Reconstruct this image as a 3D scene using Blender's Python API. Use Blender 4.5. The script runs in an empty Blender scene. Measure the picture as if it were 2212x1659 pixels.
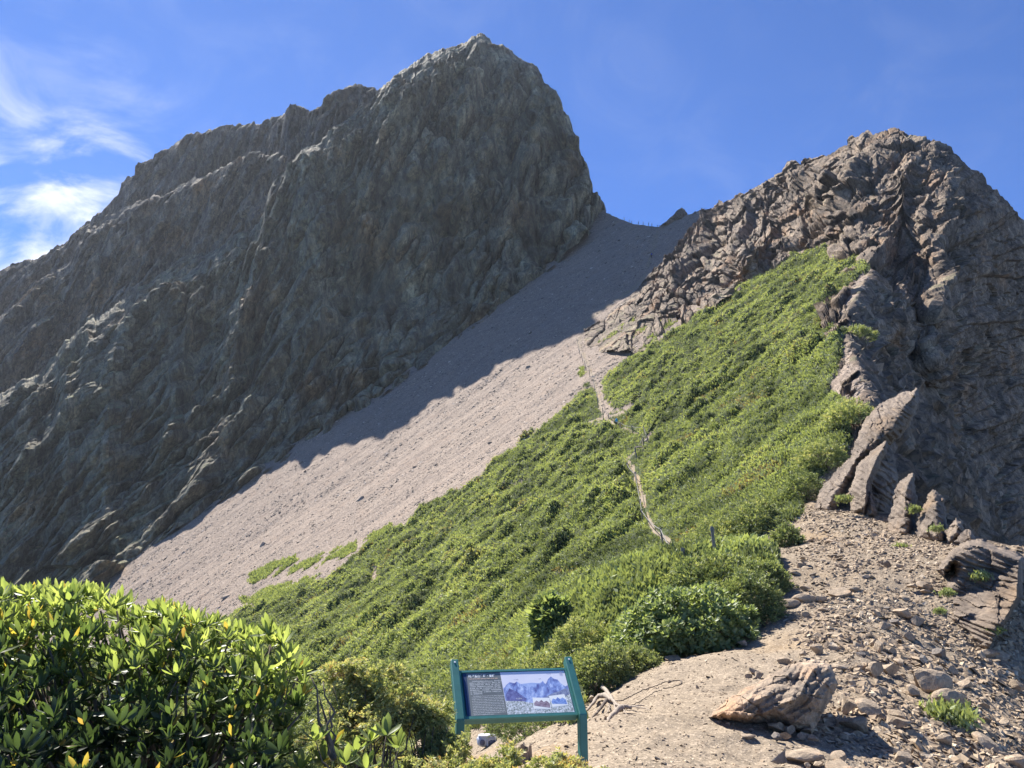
import bpy, math, random
import numpy as np
from mathutils import Vector, Matrix
rnd = random.Random(7)
RNG = np.random.default_rng(11)
S = bpy.context.scene
COL = S.collection

# ------------------------------------------------------------------ camera, world, sun, exposure
FPX = 1597.0; PITCH = math.radians(14.0)
cam_d = bpy.data.cameras.new('camera'); cam = bpy.data.objects.new('camera', cam_d); COL.objects.link(cam)
cam_d.sensor_width = 36; cam_d.lens = 36*FPX/2211.0
cam_d.clip_start = .1; cam_d.clip_end = 6000
cam.location = (0, 0, 0); cam.rotation_euler = (math.radians(90)+PITCH, 0, 0)
S.camera = cam
SUN_AZ = math.radians(33.0); SUN_EL = math.radians(50.0)      # azimuth to the left of +Y
sdir = Vector((-math.sin(SUN_AZ)*math.cos(SUN_EL), math.cos(SUN_AZ)*math.cos(SUN_EL), math.sin(SUN_EL)))
sl = bpy.data.lights.new('sun', 'SUN'); sl.energy = 5.0; sl.angle = math.radians(.5); sl.color = (1, .95, .87)
so = bpy.data.objects.new('sun', sl); COL.objects.link(so)
so.rotation_euler = sdir.to_track_quat('Z', 'Y').to_euler()
S.view_settings.view_transform = 'Standard'; S.view_settings.look = 'None'
S.view_settings.exposure = 1.3; S.view_settings.gamma = 1
W = bpy.data.worlds.new('World'); S.world = W; W.use_nodes = True
def build_world():
    nt = W.node_tree; nt.nodes.clear(); N = nt.nodes.new; L = nt.links.new
    out = N('ShaderNodeOutputWorld'); bg = N('ShaderNodeBackground'); bg.inputs[1].default_value = .058
    sky = N('ShaderNodeTexSky'); sky.sky_type = 'NISHITA'; sky.sun_disc = False
    sky.sun_elevation = SUN_EL; sky.sun_rotation = -SUN_AZ
    sky.altitude = 3800; sky.air_density = 1.0; sky.dust_density = .3; sky.ozone_density = 3.0
    tc = N('ShaderNodeTexCoord')
    sep = N('ShaderNodeSeparateXYZ'); L(tc.outputs['Generated'], sep.inputs[0])
    # wispy cirrus: noise on the direction, gathered in the left part of the sky
    mp = N('ShaderNodeMapping'); mp.inputs['Rotation'].default_value = (0, math.radians(38), math.radians(10)); mp.inputs['Scale'].default_value = (3.4, 2.8, 4.6)
    L(tc.outputs['Generated'], mp.inputs[0])
    nz = N('ShaderNodeTexNoise'); nz.inputs['Scale'].default_value = 2.1; nz.inputs['Detail'].default_value = 8; nz.inputs['Roughness'].default_value = .54; nz.inputs['Distortion'].default_value = 1.1
    L(mp.outputs[0], nz.inputs[0])
    rp = N('ShaderNodeMapRange'); rp.inputs[1].default_value = .44; rp.inputs[2].default_value = .74; L(nz.outputs[0], rp.inputs[0]); rp.interpolation_type = 'SMOOTHSTEP'
    # amount: x/y direction mask
    dv = N('ShaderNodeMath'); dv.operation = 'DIVIDE'; L(sep.outputs[0], dv.inputs[0]); L(sep.outputs[1], dv.inputs[1])
    mx = N('ShaderNodeMapRange'); mx.inputs[1].default_value = -.40; mx.inputs[2].default_value = -.70; L(dv.outputs[0], mx.inputs[0]); mx.interpolation_type = 'SMOOTHSTEP'
    mz = N('ShaderNodeMapRange'); mz.inputs[1].default_value = .60; mz.inputs[2].default_value = .36; L(sep.outputs[2], mz.inputs[0]); mz.interpolation_type = 'SMOOTHSTEP'
    m1 = N('ShaderNodeMath'); m1.operation = 'MULTIPLY'; L(mx.outputs[0], m1.inputs[0]); L(mz.outputs[0], m1.inputs[1])
    m1b = N('ShaderNodeMath'); m1b.operation = 'ADD'; m1b.inputs[1].default_value = .035; L(m1.outputs[0], m1b.inputs[0])
    m2 = N('ShaderNodeMath'); m2.operation = 'MULTIPLY'; m2.use_clamp = True; L(m1b.outputs[0], m2.inputs[0]); L(rp.outputs[0], m2.inputs[1])
    m3 = N('ShaderNodeMath'); m3.operation = 'MULTIPLY'; m3.inputs[1].default_value = 1.2; m3.use_clamp = True; L(m2.outputs[0], m3.inputs[0])
    hs = N('ShaderNodeMix'); hs.data_type = 'RGBA'; hs.blend_type = 'MULTIPLY'; hs.inputs[0].default_value = 1
    L(sky.outputs[0], hs.inputs[6]); hs.inputs[7].default_value = (.60, .96, 1.50, 1)
    mix = N('ShaderNodeMix'); mix.data_type = 'RGBA'; L(m3.outputs[0], mix.inputs[0]); L(hs.outputs[2], mix.inputs[6]); mix.inputs[7].default_value = (8.6, 8.8, 9.4, 1)
    L(mix.outputs[2], bg.inputs[0]); L(bg.outputs[0], out.inputs[0])
build_world()

# ------------------------------------------------------------------ helpers: projection, noise, meshes
CP, SP = math.cos(PITCH), math.sin(PITCH)
def ray(u, v):
    """photo pixel (2211x1659 frame) -> x/y and z/y of the sight line"""
    cx = (np.asarray(u, float)-1105.5)/FPX; cy = (829.5-np.asarray(v, float))/FPX
    fy = CP-cy*SP
    return cx/fy, (SP+cy*CP)/fy
def at(u, v, y):
    a, e = ray(u, v); return np.stack([a*y, y+0*a, e*y], -1)
def project(P):
    fw = P[..., 1]*CP+P[..., 2]*SP; up = -P[..., 1]*SP+P[..., 2]*CP
    fw = np.maximum(fw, 1e-3)
    return 1105.5+FPX*P[..., 0]/fw, 829.5-FPX*up/fw
def sstep(a, b, x):
    t = np.clip((x-a)/(b-a), 0, 1); return t*t*(3-2*t)
def _h(ix, iy, iz, seed):
    h = (ix.astype(np.uint32)*np.uint32(374761393)) ^ (iy.astype(np.uint32)*np.uint32(668265263)) ^ (iz.astype(np.uint32)*np.uint32(2246822519)) ^ np.uint32(seed*3266489917 & 0xffffffff)
    h ^= h >> np.uint32(15); h *= np.uint32(2246822519); h ^= h >> np.uint32(13); h *= np.uint32(3266489917); h ^= h >> np.uint32(16)
    return h
GR = np.array([(1,1,0),(-1,1,0),(1,-1,0),(-1,-1,0),(1,0,1),(-1,0,1),(1,0,-1),(-1,0,-1),(0,1,1),(0,-1,1),(0,1,-1),(0,-1,-1),(1,1,0),(-1,1,0),(0,-1,1),(0,-1,-1)], np.float32)
def perlin(P, seed=0):
    P = np.asarray(P, np.float32); sh = P.shape[:-1]; P = P.reshape(-1, 3)
    I = np.floor(P); F = P-I; I = I.astype(np.int64) & 0xffffff
    U = F*F*F*(F*(F*6-15)+10); r = np.zeros(len(P), np.float32)
    for dx in (0, 1):
        for dy in (0, 1):
            for dz in (0, 1):
                g = GR[_h(I[:, 0]+dx, I[:, 1]+dy, I[:, 2]+dz, seed) & np.uint32(15)]
                d = g[:, 0]*(F[:, 0]-dx)+g[:, 1]*(F[:, 1]-dy)+g[:, 2]*(F[:, 2]-dz)
                w = (U[:, 0] if dx else 1-U[:, 0])*(U[:, 1] if dy else 1-U[:, 1])*(U[:, 2] if dz else 1-U[:, 2])
                r += d*w
    return r.reshape(sh)
def fbm(P, sc, octv=4, seed=0, gain=.5, ridged=False):
    P = np.asarray(P, np.float32)/np.asarray(sc, np.float32); r = 0; a = 1; tot = 0
    for o in range(octv):
        n = perlin(P*(2.03**o)+o*17.3, seed+o)
        if ridged: n = .5-np.abs(n)*1.6
        r = r+a*n; tot += a; a *= gain
    return r/tot*(1 if ridged else 1.4)
def worley(P, sc, seed=0):
    """facet value (tilted planes per cell), F1, F2-F1"""
    P = np.asarray(P, np.float32)/np.asarray(sc, np.float32); sh = P.shape[:-1]; P = P.reshape(-1, 3)
    I = np.floor(P).astype(np.int64)
    f1 = np.full(len(P), 9., np.float32); f2 = f1.copy(); val = np.zeros(len(P), np.float32); rid = np.zeros(len(P), np.float32)
    for dx in (-1, 0, 1):
        for dy in (-1, 0, 1):
            for dz in (-1, 0, 1):
                C = I+np.array([dx, dy, dz]); K = C & 0xffffff
                h = _h(K[:, 0], K[:, 1], K[:, 2], seed)
                ox = (h & np.uint32(1023)).astype(np.float32)/1023; oy = ((h >> np.uint32(10)) & np.uint32(1023)).astype(np.float32)/1023; oz = ((h >> np.uint32(20)) & np.uint32(1023)).astype(np.float32)/1023
                D = P-(C+np.stack([ox, oy, oz], 1)); d = np.sqrt((D*D).sum(1))
                h2 = _h(K[:, 0], K[:, 1], K[:, 2], seed+77)
                t = np.stack([(h2 & np.uint32(1023)).astype(np.float32), ((h2 >> np.uint32(10)) & np.uint32(1023)).astype(np.float32), ((h2 >> np.uint32(20)) & np.uint32(1023)).astype(np.float32)], 1)/511.5-1
                v = t[:, 0]*.35+(D*t).sum(1)*.8
                m = d < f1
                f2 = np.where(m, f1, np.minimum(f2, d)); val = np.where(m, v, val); rid = np.where(m, ox, rid); f1 = np.where(m, d, f1)
    return val.reshape(sh), f1.reshape(sh), (f2-f1).reshape(sh), rid.reshape(sh)
def grid_normals(P):
    du = np.gradient(P, axis=1); dv = np.gradient(P, axis=0)
    n = np.cross(du, dv); n /= np.linalg.norm(n, axis=-1, keepdims=True)+1e-9
    return n

def mk(name, V, faces, mats, parent=None, smooth=False, midx=None, attr=None):
    """faces: list of int arrays (m,k). One mesh object."""
    V = np.ascontiguousarray(V, np.float32).reshape(-1, 3)
    me = bpy.data.meshes.new(name); me.vertices.add(len(V)); me.vertices.foreach_set('co', V.ravel())
    lo = np.concatenate([f.ravel() for f in faces]).astype(np.int32)
    cnt = np.concatenate([np.full(len(f), f.shape[1], np.int32) for f in faces])
    st = np.zeros(len(cnt), np.int32); st[1:] = np.cumsum(cnt)[:-1]
    me.loops.add(len(lo)); me.loops.foreach_set('vertex_index', lo)
    me.polygons.add(len(cnt)); me.polygons.foreach_set('loop_start', st); me.polygons.foreach_set('loop_total', cnt)
    if not isinstance(mats, (list, tuple)): mats = [mats]
    for m in mats: me.materials.append(m)
    if midx is not None: me.polygons.foreach_set('material_index', np.asarray(midx, np.int32))
    me.polygons.foreach_set('use_smooth', np.full(len(cnt), bool(smooth)))
    if attr is not None:
        for k, a in attr.items():
            at_ = me.attributes.new(k, 'FLOAT', 'POINT'); at_.data.foreach_set('value', np.ascontiguousarray(a, np.float32).ravel())
    me.update(calc_edges=True); me.validate()
    o = bpy.data.objects.new(name, me); COL.objects.link(o)
    if parent: o.parent = parent
    return o
def tag(o, label=None, cat=None, group=None, kind=None):
    if label: o['label'] = label
    if cat: o['category'] = cat
    if group: o['group'] = group
    if kind: o['kind'] = kind
    return o
def empty(name, loc, label, cat, group=None, rz=0):
    o = bpy.data.objects.new(name, None); COL.objects.link(o); o.location = [float(c) for c in loc]; o.rotation_euler = (0, 0, rz); o.empty_display_size = .1
    return tag(o, label, cat, group)
def grid_faces(nr, nc, mask=None):
    i = np.arange(nr*nc).reshape(nr, nc)
    f = np.stack([i[:-1, :-1], i[:-1, 1:], i[1:, 1:], i[1:, :-1]], -1)
    if mask is not None: f = f[mask]
    return f.reshape(-1, 4)
def compact(V, F):
    used = np.unique(F); mp = np.full(len(V), -1, np.int64); mp[used] = np.arange(len(used)); return V[used], mp[F], used
def inpoly(px, py, poly):
    poly = np.asarray(poly, float); r = np.zeros(px.shape, bool); n = len(poly)
    for i in range(n):
        x1, y1 = poly[i]; x2, y2 = poly[(i+1) % n]
        if y1 == y2: continue
        c = ((y1 > py) != (y2 > py)) & (px < (x2-x1)*(py-y1)/(y2-y1)+x1)
        r ^= c
    return r
def pline(px, py, pl):
    """distance to polyline, signed side (+ right of travel on screen)"""
    best = np.full(px.shape, 1e9); side = np.zeros(px.shape); tt = np.zeros(px.shape); pl = np.asarray(pl, float)
    for i in range(len(pl)-1):
        ax, ay = pl[i]; bx, by = pl[i+1]; dx, dy = bx-ax, by-ay; L2 = dx*dx+dy*dy
        t = np.clip(((px-ax)*dx+(py-ay)*dy)/L2, 0, 1); qx = px-ax-t*dx; qy = py-ay-t*dy; d = np.hypot(qx, qy)
        m = d < best; best = np.where(m, d, best); side = np.where(m, np.sign(dx*(py-ay)-dy*(px-ax)), side); tt = np.where(m, (i+t)/(len(pl)-1), tt)
    return best, side, tt
class MB:
    """collects small pieces into one mesh"""
    def __init__(s): s.V = []; s.F = {}; s.n = 0
    def add(s, V, F):
        V = np.asarray(V, float).reshape(-1, 3); F = np.asarray(F, int)
        s.F.setdefault(F.shape[1], []).append(F+s.n); s.V.append(V); s.n += len(V)
    def box(s, c, size, M=None):
        q = np.array([(x, y, z) for x in (-.5, .5) for y in (-.5, .5) for z in (-.5, .5)])*np.asarray(size)
        if M is not None: q = q@np.asarray(M).T
        s.add(q+np.asarray(c), [(0,1,3,2),(4,6,7,5),(0,4,5,1),(2,3,7,6),(0,2,6,4),(1,5,7,3)])
    def tube(s, pts, rad, n=6, cap=True):
        pts = np.asarray(pts, float); rad = np.broadcast_to(rad, len(pts)); T = np.gradient(pts, axis=0); T /= np.linalg.norm(T, axis=1, keepdims=True)+1e-9
        up = np.array([0, 0, 1.]) if abs(T[:, 2]).mean() < .8 else np.array([1., 0, 0]); V = []
        for p, t, r in zip(pts, T, rad):
            a = np.cross(t, up); a /= np.linalg.norm(a)+1e-9; b = np.cross(a, t); th = np.arange(n)*2*math.pi/n
            V.append(p+r*(np.cos(th)[:, None]*a+np.sin(th)[:, None]*b))
        F = [(i*n+j, i*n+(j+1) % n, (i+1)*n+(j+1) % n, (i+1)*n+j) for i in range(len(pts)-1) for j in range(n)]
        base = s.n; s.add(np.concatenate(V), F)
        if cap:
            for k in (0, len(pts)-1): s.F.setdefault(n, []).append(np.array([[base+k*n+j for j in range(n)]]))
    def build(s, name, mat, parent=None, smooth=False):
        return mk(name, np.concatenate(s.V), [np.concatenate(f) for f in s.F.values()], mat, parent, smooth)

# ------------------------------------------------------------------ materials
def new_mat(name):
    m = bpy.data.materials.new(name); m.use_nodes = True; nt = m.node_tree; b = nt.nodes['Principled BSDF']; return m, nt, b
def noise_node(nt, scale, detail=5, rough=.6, vec=None, stretch=None):
    N = nt.nodes.new; tc = N('ShaderNodeTexCoord'); src = tc.outputs['Object']
    if stretch:
        mp = N('ShaderNodeMapping'); mp.inputs['Scale'].default_value = stretch; nt.links.new(src, mp.inputs[0]); src = mp.outputs[0]
    n = N('ShaderNodeTexNoise'); n.inputs['Scale'].default_value = scale; n.inputs['Detail'].default_value = detail; n.inputs['Roughness'].default_value = rough
    nt.links.new(src, n.inputs[0]); return n
def ramp(nt, src, stops):
    r = nt.nodes.new('ShaderNodeValToRGB'); el = r.color_ramp.elements
    while len(el) < len(stops): el.new(.5)
    for e, (p, c) in zip(el, stops): e.position = p; e.color = (*c, 1)
    nt.links.new(src, r.inputs[0]); return r
def mixc(nt, fac, a, b, mode='MIX'):
    m = nt.nodes.new('ShaderNodeMix'); m.data_type = 'RGBA'; m.blend_type = mode
    for k, x in ((0, fac), (6, a), (7, b)):
        if hasattr(x, 'links'): nt.links.new(x, m.inputs[k])
        elif k == 0: m.inputs[0].default_value = x
        else: m.inputs[k].default_value = (*x, 1)
    return m.outputs[2]
def maprange(nt, src, a, b, c=0, d=1):
    m = nt.nodes.new('ShaderNodeMapRange'); nt.links.new(src, m.inputs[0]); m.inputs[1].default_value = a; m.inputs[2].default_value = b; m.inputs[3].default_value = c; m.inputs[4].default_value = d
    return m.outputs[0]
def rock_mat(name, c1, c2, c3, rust, s=1.0, moss=.0, bump=.6, mosscol=(.12, .15, .04), blk=None, crack=.6, vst=False):
    """s = metres per main noise cell"""
    m, nt, b = new_mat(name)
    n1 = noise_node(nt, 1/(s*6), 8, .65); n2 = noise_node(nt, 1/(s*1.3), 6, .7, stretch=(1, 1, .4)); n3 = noise_node(nt, 1/(s*11), 5, .6)
    n4 = noise_node(nt, 1/(s*.35), 4, .7)
    base = ramp(nt, n1.outputs[0], [(.30, c1), (.5, c2), (.68, c3)]).outputs[0]
    base = mixc(nt, maprange(nt, n3.outputs[0], .54, .68, 0, .75), base, rust)
    dk = ramp(nt, n2.outputs[0], [(.30, (.55, .55, .57)), (.52, (1, 1, 1)), (.72, (1.35, 1.32, 1.25))]).outputs[0]
    base = mixc(nt, 1.0, base, dk, 'MULTIPLY')
    dk2 = ramp(nt, n4.outputs[0], [(.3, (.72, .72, .74)), (.7, (1.25, 1.23, 1.2))]).outputs[0]
    base = mixc(nt, 1.0, base, dk2, 'MULTIPLY')
    if blk:
        tc = nt.nodes.new('ShaderNodeTexCoord'); mpn = nt.nodes.new('ShaderNodeMapping'); mpn.inputs['Scale'].default_value = blk[1]; mpn.inputs['Rotation'].default_value = blk[2]
        wn = noise_node(nt, .35/blk[0], 4, .6); ad = nt.nodes.new('ShaderNodeMix'); ad.data_type = 'VECTOR'; ad.factor_mode = 'UNIFORM'; ad.inputs[0].default_value = .5
        va = nt.nodes.new('ShaderNodeVectorMath'); va.operation = 'SCALE'; va.inputs['Scale'].default_value = blk[0]*2.2; nt.links.new(wn.outputs['Color'], va.inputs[0])
        vb = nt.nodes.new('ShaderNodeVectorMath'); nt.links.new(tc.outputs['Object'], vb.inputs[0]); nt.links.new(va.outputs[0], vb.inputs[1]); nt.links.new(vb.outputs[0], mpn.inputs[0])
        for sc2, lo, hi, ck in ((1/blk[0], .78, 1.22, crack), (2.7/blk[0], .84, 1.18, crack*.7)):
            v1 = nt.nodes.new('ShaderNodeTexVoronoi'); v1.inputs['Scale'].default_value = sc2; nt.links.new(mpn.outputs[0], v1.inputs[0])
            v2 = nt.nodes.new('ShaderNodeTexVoronoi'); v2.feature = 'DISTANCE_TO_EDGE'; v2.inputs['Scale'].default_value = sc2; nt.links.new(mpn.outputs[0], v2.inputs[0])
            sc_n = nt.nodes.new('ShaderNodeSeparateColor'); nt.links.new(v1.outputs['Color'], sc_n.inputs[0])
            g_ = nt.nodes.new('ShaderNodeCombineColor'); g = maprange(nt, sc_n.outputs[0], 0, 1, lo, hi); g2 = maprange(nt, sc_n.outputs[1], 0, 1, -.04, .06)
            for k_ in range(3): nt.links.new(g, g_.inputs[k_])
            base = mixc(nt, 1.0, base, g_.outputs[0], 'MULTIPLY')
            base = mixc(nt, maprange(nt, v2.outputs['Distance'], 0, .05, ck, 0), base, (.018, .018, .02))
    if vst:
        tcv = nt.nodes.new('ShaderNodeTexCoord'); mv = nt.nodes.new('ShaderNodeMapping'); mv.inputs['Rotation'].default_value = (0, .27, 0); nt.links.new(tcv.outputs['Object'], mv.inputs[0])
        mv2 = nt.nodes.new('ShaderNodeMapping'); mv2.inputs['Scale'].default_value = (1, 1, .10); nt.links.new(mv.outputs[0], mv2.inputs[0])
        for sc3, lo3, hi3 in ((.11, .50, 1.55), (.42, .60, 1.45), (1.3, .75, 1.3)):  # streaks of rock tone; their strong contrast also paints in relief shading
            nv = nt.nodes.new('ShaderNodeTexNoise'); nv.inputs['Scale'].default_value = sc3; nv.inputs['Detail'].default_value = 6; nv.inputs['Roughness'].default_value = .65; nt.links.new(mv2.outputs[0], nv.inputs[0])
            base = mixc(nt, 1.0, base, ramp(nt, nv.outputs[0], [(.34, (lo3, lo3, lo3*1.02)), (.66, (hi3, hi3, hi3*.96))]).outputs[0], 'MULTIPLY')
    if moss:
        g = nt.nodes.new('ShaderNodeNewGeometry'); sp = nt.nodes.new('ShaderNodeSeparateXYZ'); nt.links.new(g.outputs['Normal'], sp.inputs[0])
        f1 = maprange(nt, sp.outputs[2], .62, .8); f2 = maprange(nt, n1.outputs[0], .5, .58)
        mm = nt.nodes.new('ShaderNodeMath'); mm.operation = 'MULTIPLY'; nt.links.new(f1, mm.inputs[0]); nt.links.new(f2, mm.inputs[1])
        m3 = nt.nodes.new('ShaderNodeMath'); m3.operation = 'MULTIPLY'; nt.links.new(mm.outputs[0], m3.inputs[0]); m3.inputs[1].default_value = moss
        base = mixc(nt, m3.outputs[0], base, mosscol)
    nt.links.new(base, b.inputs['Base Color']); b.inputs['Roughness'].default_value = .9; b.inputs['Specular IOR Level'].default_value = .25
    bp = nt.nodes.new('ShaderNodeBump'); bp.inputs['Strength'].default_value = bump; bp.inputs['Distance'].default_value = s*.5
    nb = noise_node(nt, 1/(s*.9), 8, .72); nt.links.new(nb.outputs[0], bp.inputs['Height']); nt.links.new(bp.outputs[0], b.inputs['Normal'])
    return m
def plain(name, col, rough=.6, metal=0, spec=.5, var=.0, sc=8):
    m, nt, b = new_mat(name)
    if var:
        n = noise_node(nt, sc, 5, .6); lo = tuple(c*(1-var) for c in col); hi = tuple(min(1, c*(1+var)) for c in col)
        nt.links.new(ramp(nt, n.outputs[0], [(.3, lo), (.7, hi)]).outputs[0], b.inputs['Base Color'])
    else: b.inputs['Base Color'].default_value = (*col, 1)
    b.inputs['Roughness'].default_value = rough; b.inputs['Metallic'].default_value = metal; b.inputs['Specular IOR Level'].default_value = spec
    return m
def leaf_mat(name, stops, trans=.35, rough=.5, attr='tint', spec=.4, tcol=1.6):
    """colour from the per-leaf tint attribute; light passes through"""
    m, nt, b = new_mat(name); N = nt.nodes.new; L = nt.links.new
    a = N('ShaderNodeAttribute'); a.attribute_name = attr
    col = ramp(nt, a.outputs['Fac'], stops).outputs[0]
    L(col, b.inputs['Base Color']); b.inputs['Roughness'].default_value = rough; b.inputs['Specular IOR Level'].default_value = spec
    tr = N('ShaderNodeBsdfTranslucent'); tcx = mixc(nt, 1.0, col, (tcol*1.12, tcol*1.1, tcol*.55), 'MULTIPLY'); L(tcx, tr.inputs[0])
    mx = N('ShaderNodeMixShader'); mx.inputs[0].default_value = trans
    L(b.outputs[0], mx.inputs[1]); L(tr.outputs[0], mx.inputs[2]); L(mx.outputs[0], nt.nodes['Material Output'].inputs[0])
    return m
def soil_mat(name, a, b_, stain, s=.4, bump=.5):
    m, nt, b = new_mat(name)
    n1 = noise_node(nt, 1/s/4, 8, .6); n2 = noise_node(nt, 1/s*4, 4, .7); n3 = noise_node(nt, .22, 3, .5)
    v = nt.nodes.new('ShaderNodeTexVoronoi'); v.inputs['Scale'].default_value = 1/s*7; nt.links.new(nt.nodes.new('ShaderNodeTexCoord').outputs['Object'], v.inputs[0])
    c = ramp(nt, n1.outputs[0], [(.3, a), (.7, b_)]).outputs[0]
    c = mixc(nt, maprange(nt, n3.outputs[0], .55, .68, 0, .7), c, stain)
    c = mixc(nt, 1.0, c, ramp(nt, n2.outputs[0], [(.3, (.72, .72, .72)), (.55, (1, 1, 1)), (.75, (1.3, 1.28, 1.22))]).outputs[0], 'MULTIPLY')
    sp = nt.nodes.new('ShaderNodeSeparateColor'); nt.links.new(v.outputs['Color'], sp.inputs[0])
    c = mixc(nt, maprange(nt, sp.outputs[0], .8, .86, 0, .7), c, tuple(min(1, x*1.55) for x in b_))
    nt.links.new(c, b.inputs['Base Color']); b.inputs['Roughness'].default_value = .95; b.inputs['Specular IOR Level'].default_value = .15
    bp = nt.nodes.new('ShaderNodeBump'); bp.inputs['Strength'].default_value = bump; bp.inputs['Distance'].default_value = .03*s/.4
    nt.links.new(v.outputs['Distance'], bp.inputs['Height']); nt.links.new(bp.outputs[0], b.inputs['Normal'])
    return m
def tint_mat(name, stops, rough=.9):
    m, nt, b = new_mat(name); a = nt.nodes.new('ShaderNodeAttribute'); a.attribute_name = 'tint'
    c = ramp(nt, a.outputs['Fac'], stops).outputs[0]
    n = noise_node(nt, 9, 3, .6); c = mixc(nt, 1.0, c, ramp(nt, n.outputs[0], [(.3, (.8, .8, .8)), (.7, (1.15, 1.15, 1.12))]).outputs[0], 'MULTIPLY')
    nt.links.new(c, b.inputs['Base Color']); b.inputs['Roughness'].default_value = rough; b.inputs['Specular IOR Level'].default_value = .25
    return m
M_PEAK = rock_mat('peak_rock', (.118, .108, .078), (.168, .150, .108), (.235, .208, .150), (.235, .145, .075), 3.4, moss=.8, bump=.55, mosscol=(.17, .18, .08), blk=(4.2, (1, 1, .20), (0, .27, 0)), crack=.3, vst=True)
M_PEAK2 = rock_mat('brown_cliff_rock', (.125, .10, .078), (.185, .145, .11), (.25, .20, .155), (.30, .165, .08), 3.4, moss=.8, bump=.5, mosscol=(.17, .18, .08), blk=(4.2, (1, 1, .20), (0, .27, 0)), crack=.3, vst=True)
M_PEAK3 = rock_mat('dark_cliff_rock', (.085, .075, .065), (.125, .105, .09), (.18, .15, .125), (.18, .12, .08), 3.4, moss=.9, bump=.5, mosscol=(.16, .18, .07), blk=(4.2, (1, 1, .30), (0, .27, 0)), crack=.3, vst=True)
M_CRAG = rock_mat('crag_rock', (.10, .078, .058), (.21, .158, .115), (.37, .285, .205), (.34, .21, .12), 1.0, moss=.35, bump=.8, blk=(1.9, (1, 1, .75), (0, .55, 0)), crack=.5, mosscol=(.15, .17, .06))
M_FIN = rock_mat('fin_rock', (.125, .10, .08), (.20, .16, .125), (.28, .225, .175), (.25, .17, .10), .3, bump=.7)
M_BOULDER = rock_mat('boulder_rock', (.16, .135, .11), (.31, .24, .175), (.44, .34, .25), (.44, .26, .14), .10, bump=.6)
M_SCREE = soil_mat('scree_soil', (.195, .153, .122), (.29, .23, .183), (.25, .185, .14), 1.0, .7)
M_SOIL = soil_mat('trail_soil', (.20, .16, .115), (.28, .225, .165), (.29, .20, .11), .16, .5)
M_STONE = tint_mat('scree_stones', [(0, (.09, .075, .062)), (.4, (.225, .178, .14)), (.75, (.345, .275, .218)), (1, (.58, .48, .39))])
M_STONE2 = tint_mat('ridge_stones', [(0, (.20, .155, .11)), (.4, (.28, .21, .145)), (.75, (.40, .31, .215)), (1, (.55, .45, .33))])
M_UNDER = plain('hillside_litter', (.05, .062, .026), .95, var=.5, sc=.7, spec=.1)

# ------------------------------------------------------------------ the ground as a height function z(x, y)
_hy = np.array([-20, 0, 20, 33, 45, 60, 80, 108, 150, 200, 240, 276, 300, 320, 340, 400, 520.])
_hz = np.array([-4, -4, -4.2, -3.8, -2.0, 1.2, 5.2, 11.7, 26, 50, 74, 97.4, 114, 129, 146, 198, 300.])
_yy = np.linspace(-20, 520, 2000); _zz = np.interp(_yy, _hy, _hz)
_k = np.exp(-np.linspace(-2.5, 2.5, 41)**2); _k /= _k.sum(); _zz = np.convolve(np.pad(_zz, 20, 'edge'), _k, 'valid')
NEAR = [  # photo pixel, y  (z follows from the sight line) for the near shoulder of the ridge
 (1300,1650,6.8),(1500,1600,8.2),(1700,1650,7.7),(1400,1440,14.5),(1560,1400,15),(1700,1290,17.5),(1600,1190,27),(1770,1105,27),
 (1900,1112,26.5),(2000,1168,22.5),(2100,1190,20),(2211,1235,18.5),(1850,1200,20.5),(2050,1290,17),(2211,1400,15.5),(2050,1400,15.3),(2000,1500,11.8),(1850,1480,11.5),
 (2211,1640,10.6),(2000,1650,9.2),(1850,1650,8.1),(1860,1350,15),(1540,1190,29)]
def tps_fit(X, Y):
    n = len(X); d = np.linalg.norm(X[:, None]-X[None], axis=-1); K = d*d*np.log(d+1e-9); Pm = np.c_[np.ones(n), X]
    A = np.zeros((n+3, n+3)); A[:n, :n] = K+np.eye(n)*1e-3; A[:n, n:] = Pm; A[n:, :n] = Pm.T
    w = np.linalg.solve(A, np.r_[Y, np.zeros(3)]); return X, w
def tps_eval(m, Q):
    X, w = m; sh = Q.shape[:-1]; Q = Q.reshape(-1, 2); r = np.zeros(len(Q))
    for i in range(0, len(Q), 200000):
        q = Q[i:i+200000]; d = np.sqrt(((q[:, None]-X[None])**2).sum(-1)); r[i:i+200000] = (d*d*np.log(d+1e-9))@w[:-3]+w[-3]+q@w[-2:]
    return r.reshape(sh)
_np = [at(u, v, y) for u, v, y in NEAR]+[np.array(p, float) for p in
 [(0,0,-1.7),(0,3,-1.72),(1.5,3,-1.75),(.4,5.6,-1.78),(3,3,-1.9),(-1,4,-1.9),(-1,7,-2.3),(0,9,-2.0),(0,12,-2.6),(6,4,-3.2),(9,8,-4.4),(12,11,-5.5),(2.5,22,-.2),(-3,3,-2.9),(-4,8,-4.5),(0,18,-3.3),(17,16,-2),(4,28,-.3)]]
_np = np.array(_np); TPS = tps_fit(_np[:, :2]/10, _np[:, 2])
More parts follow.
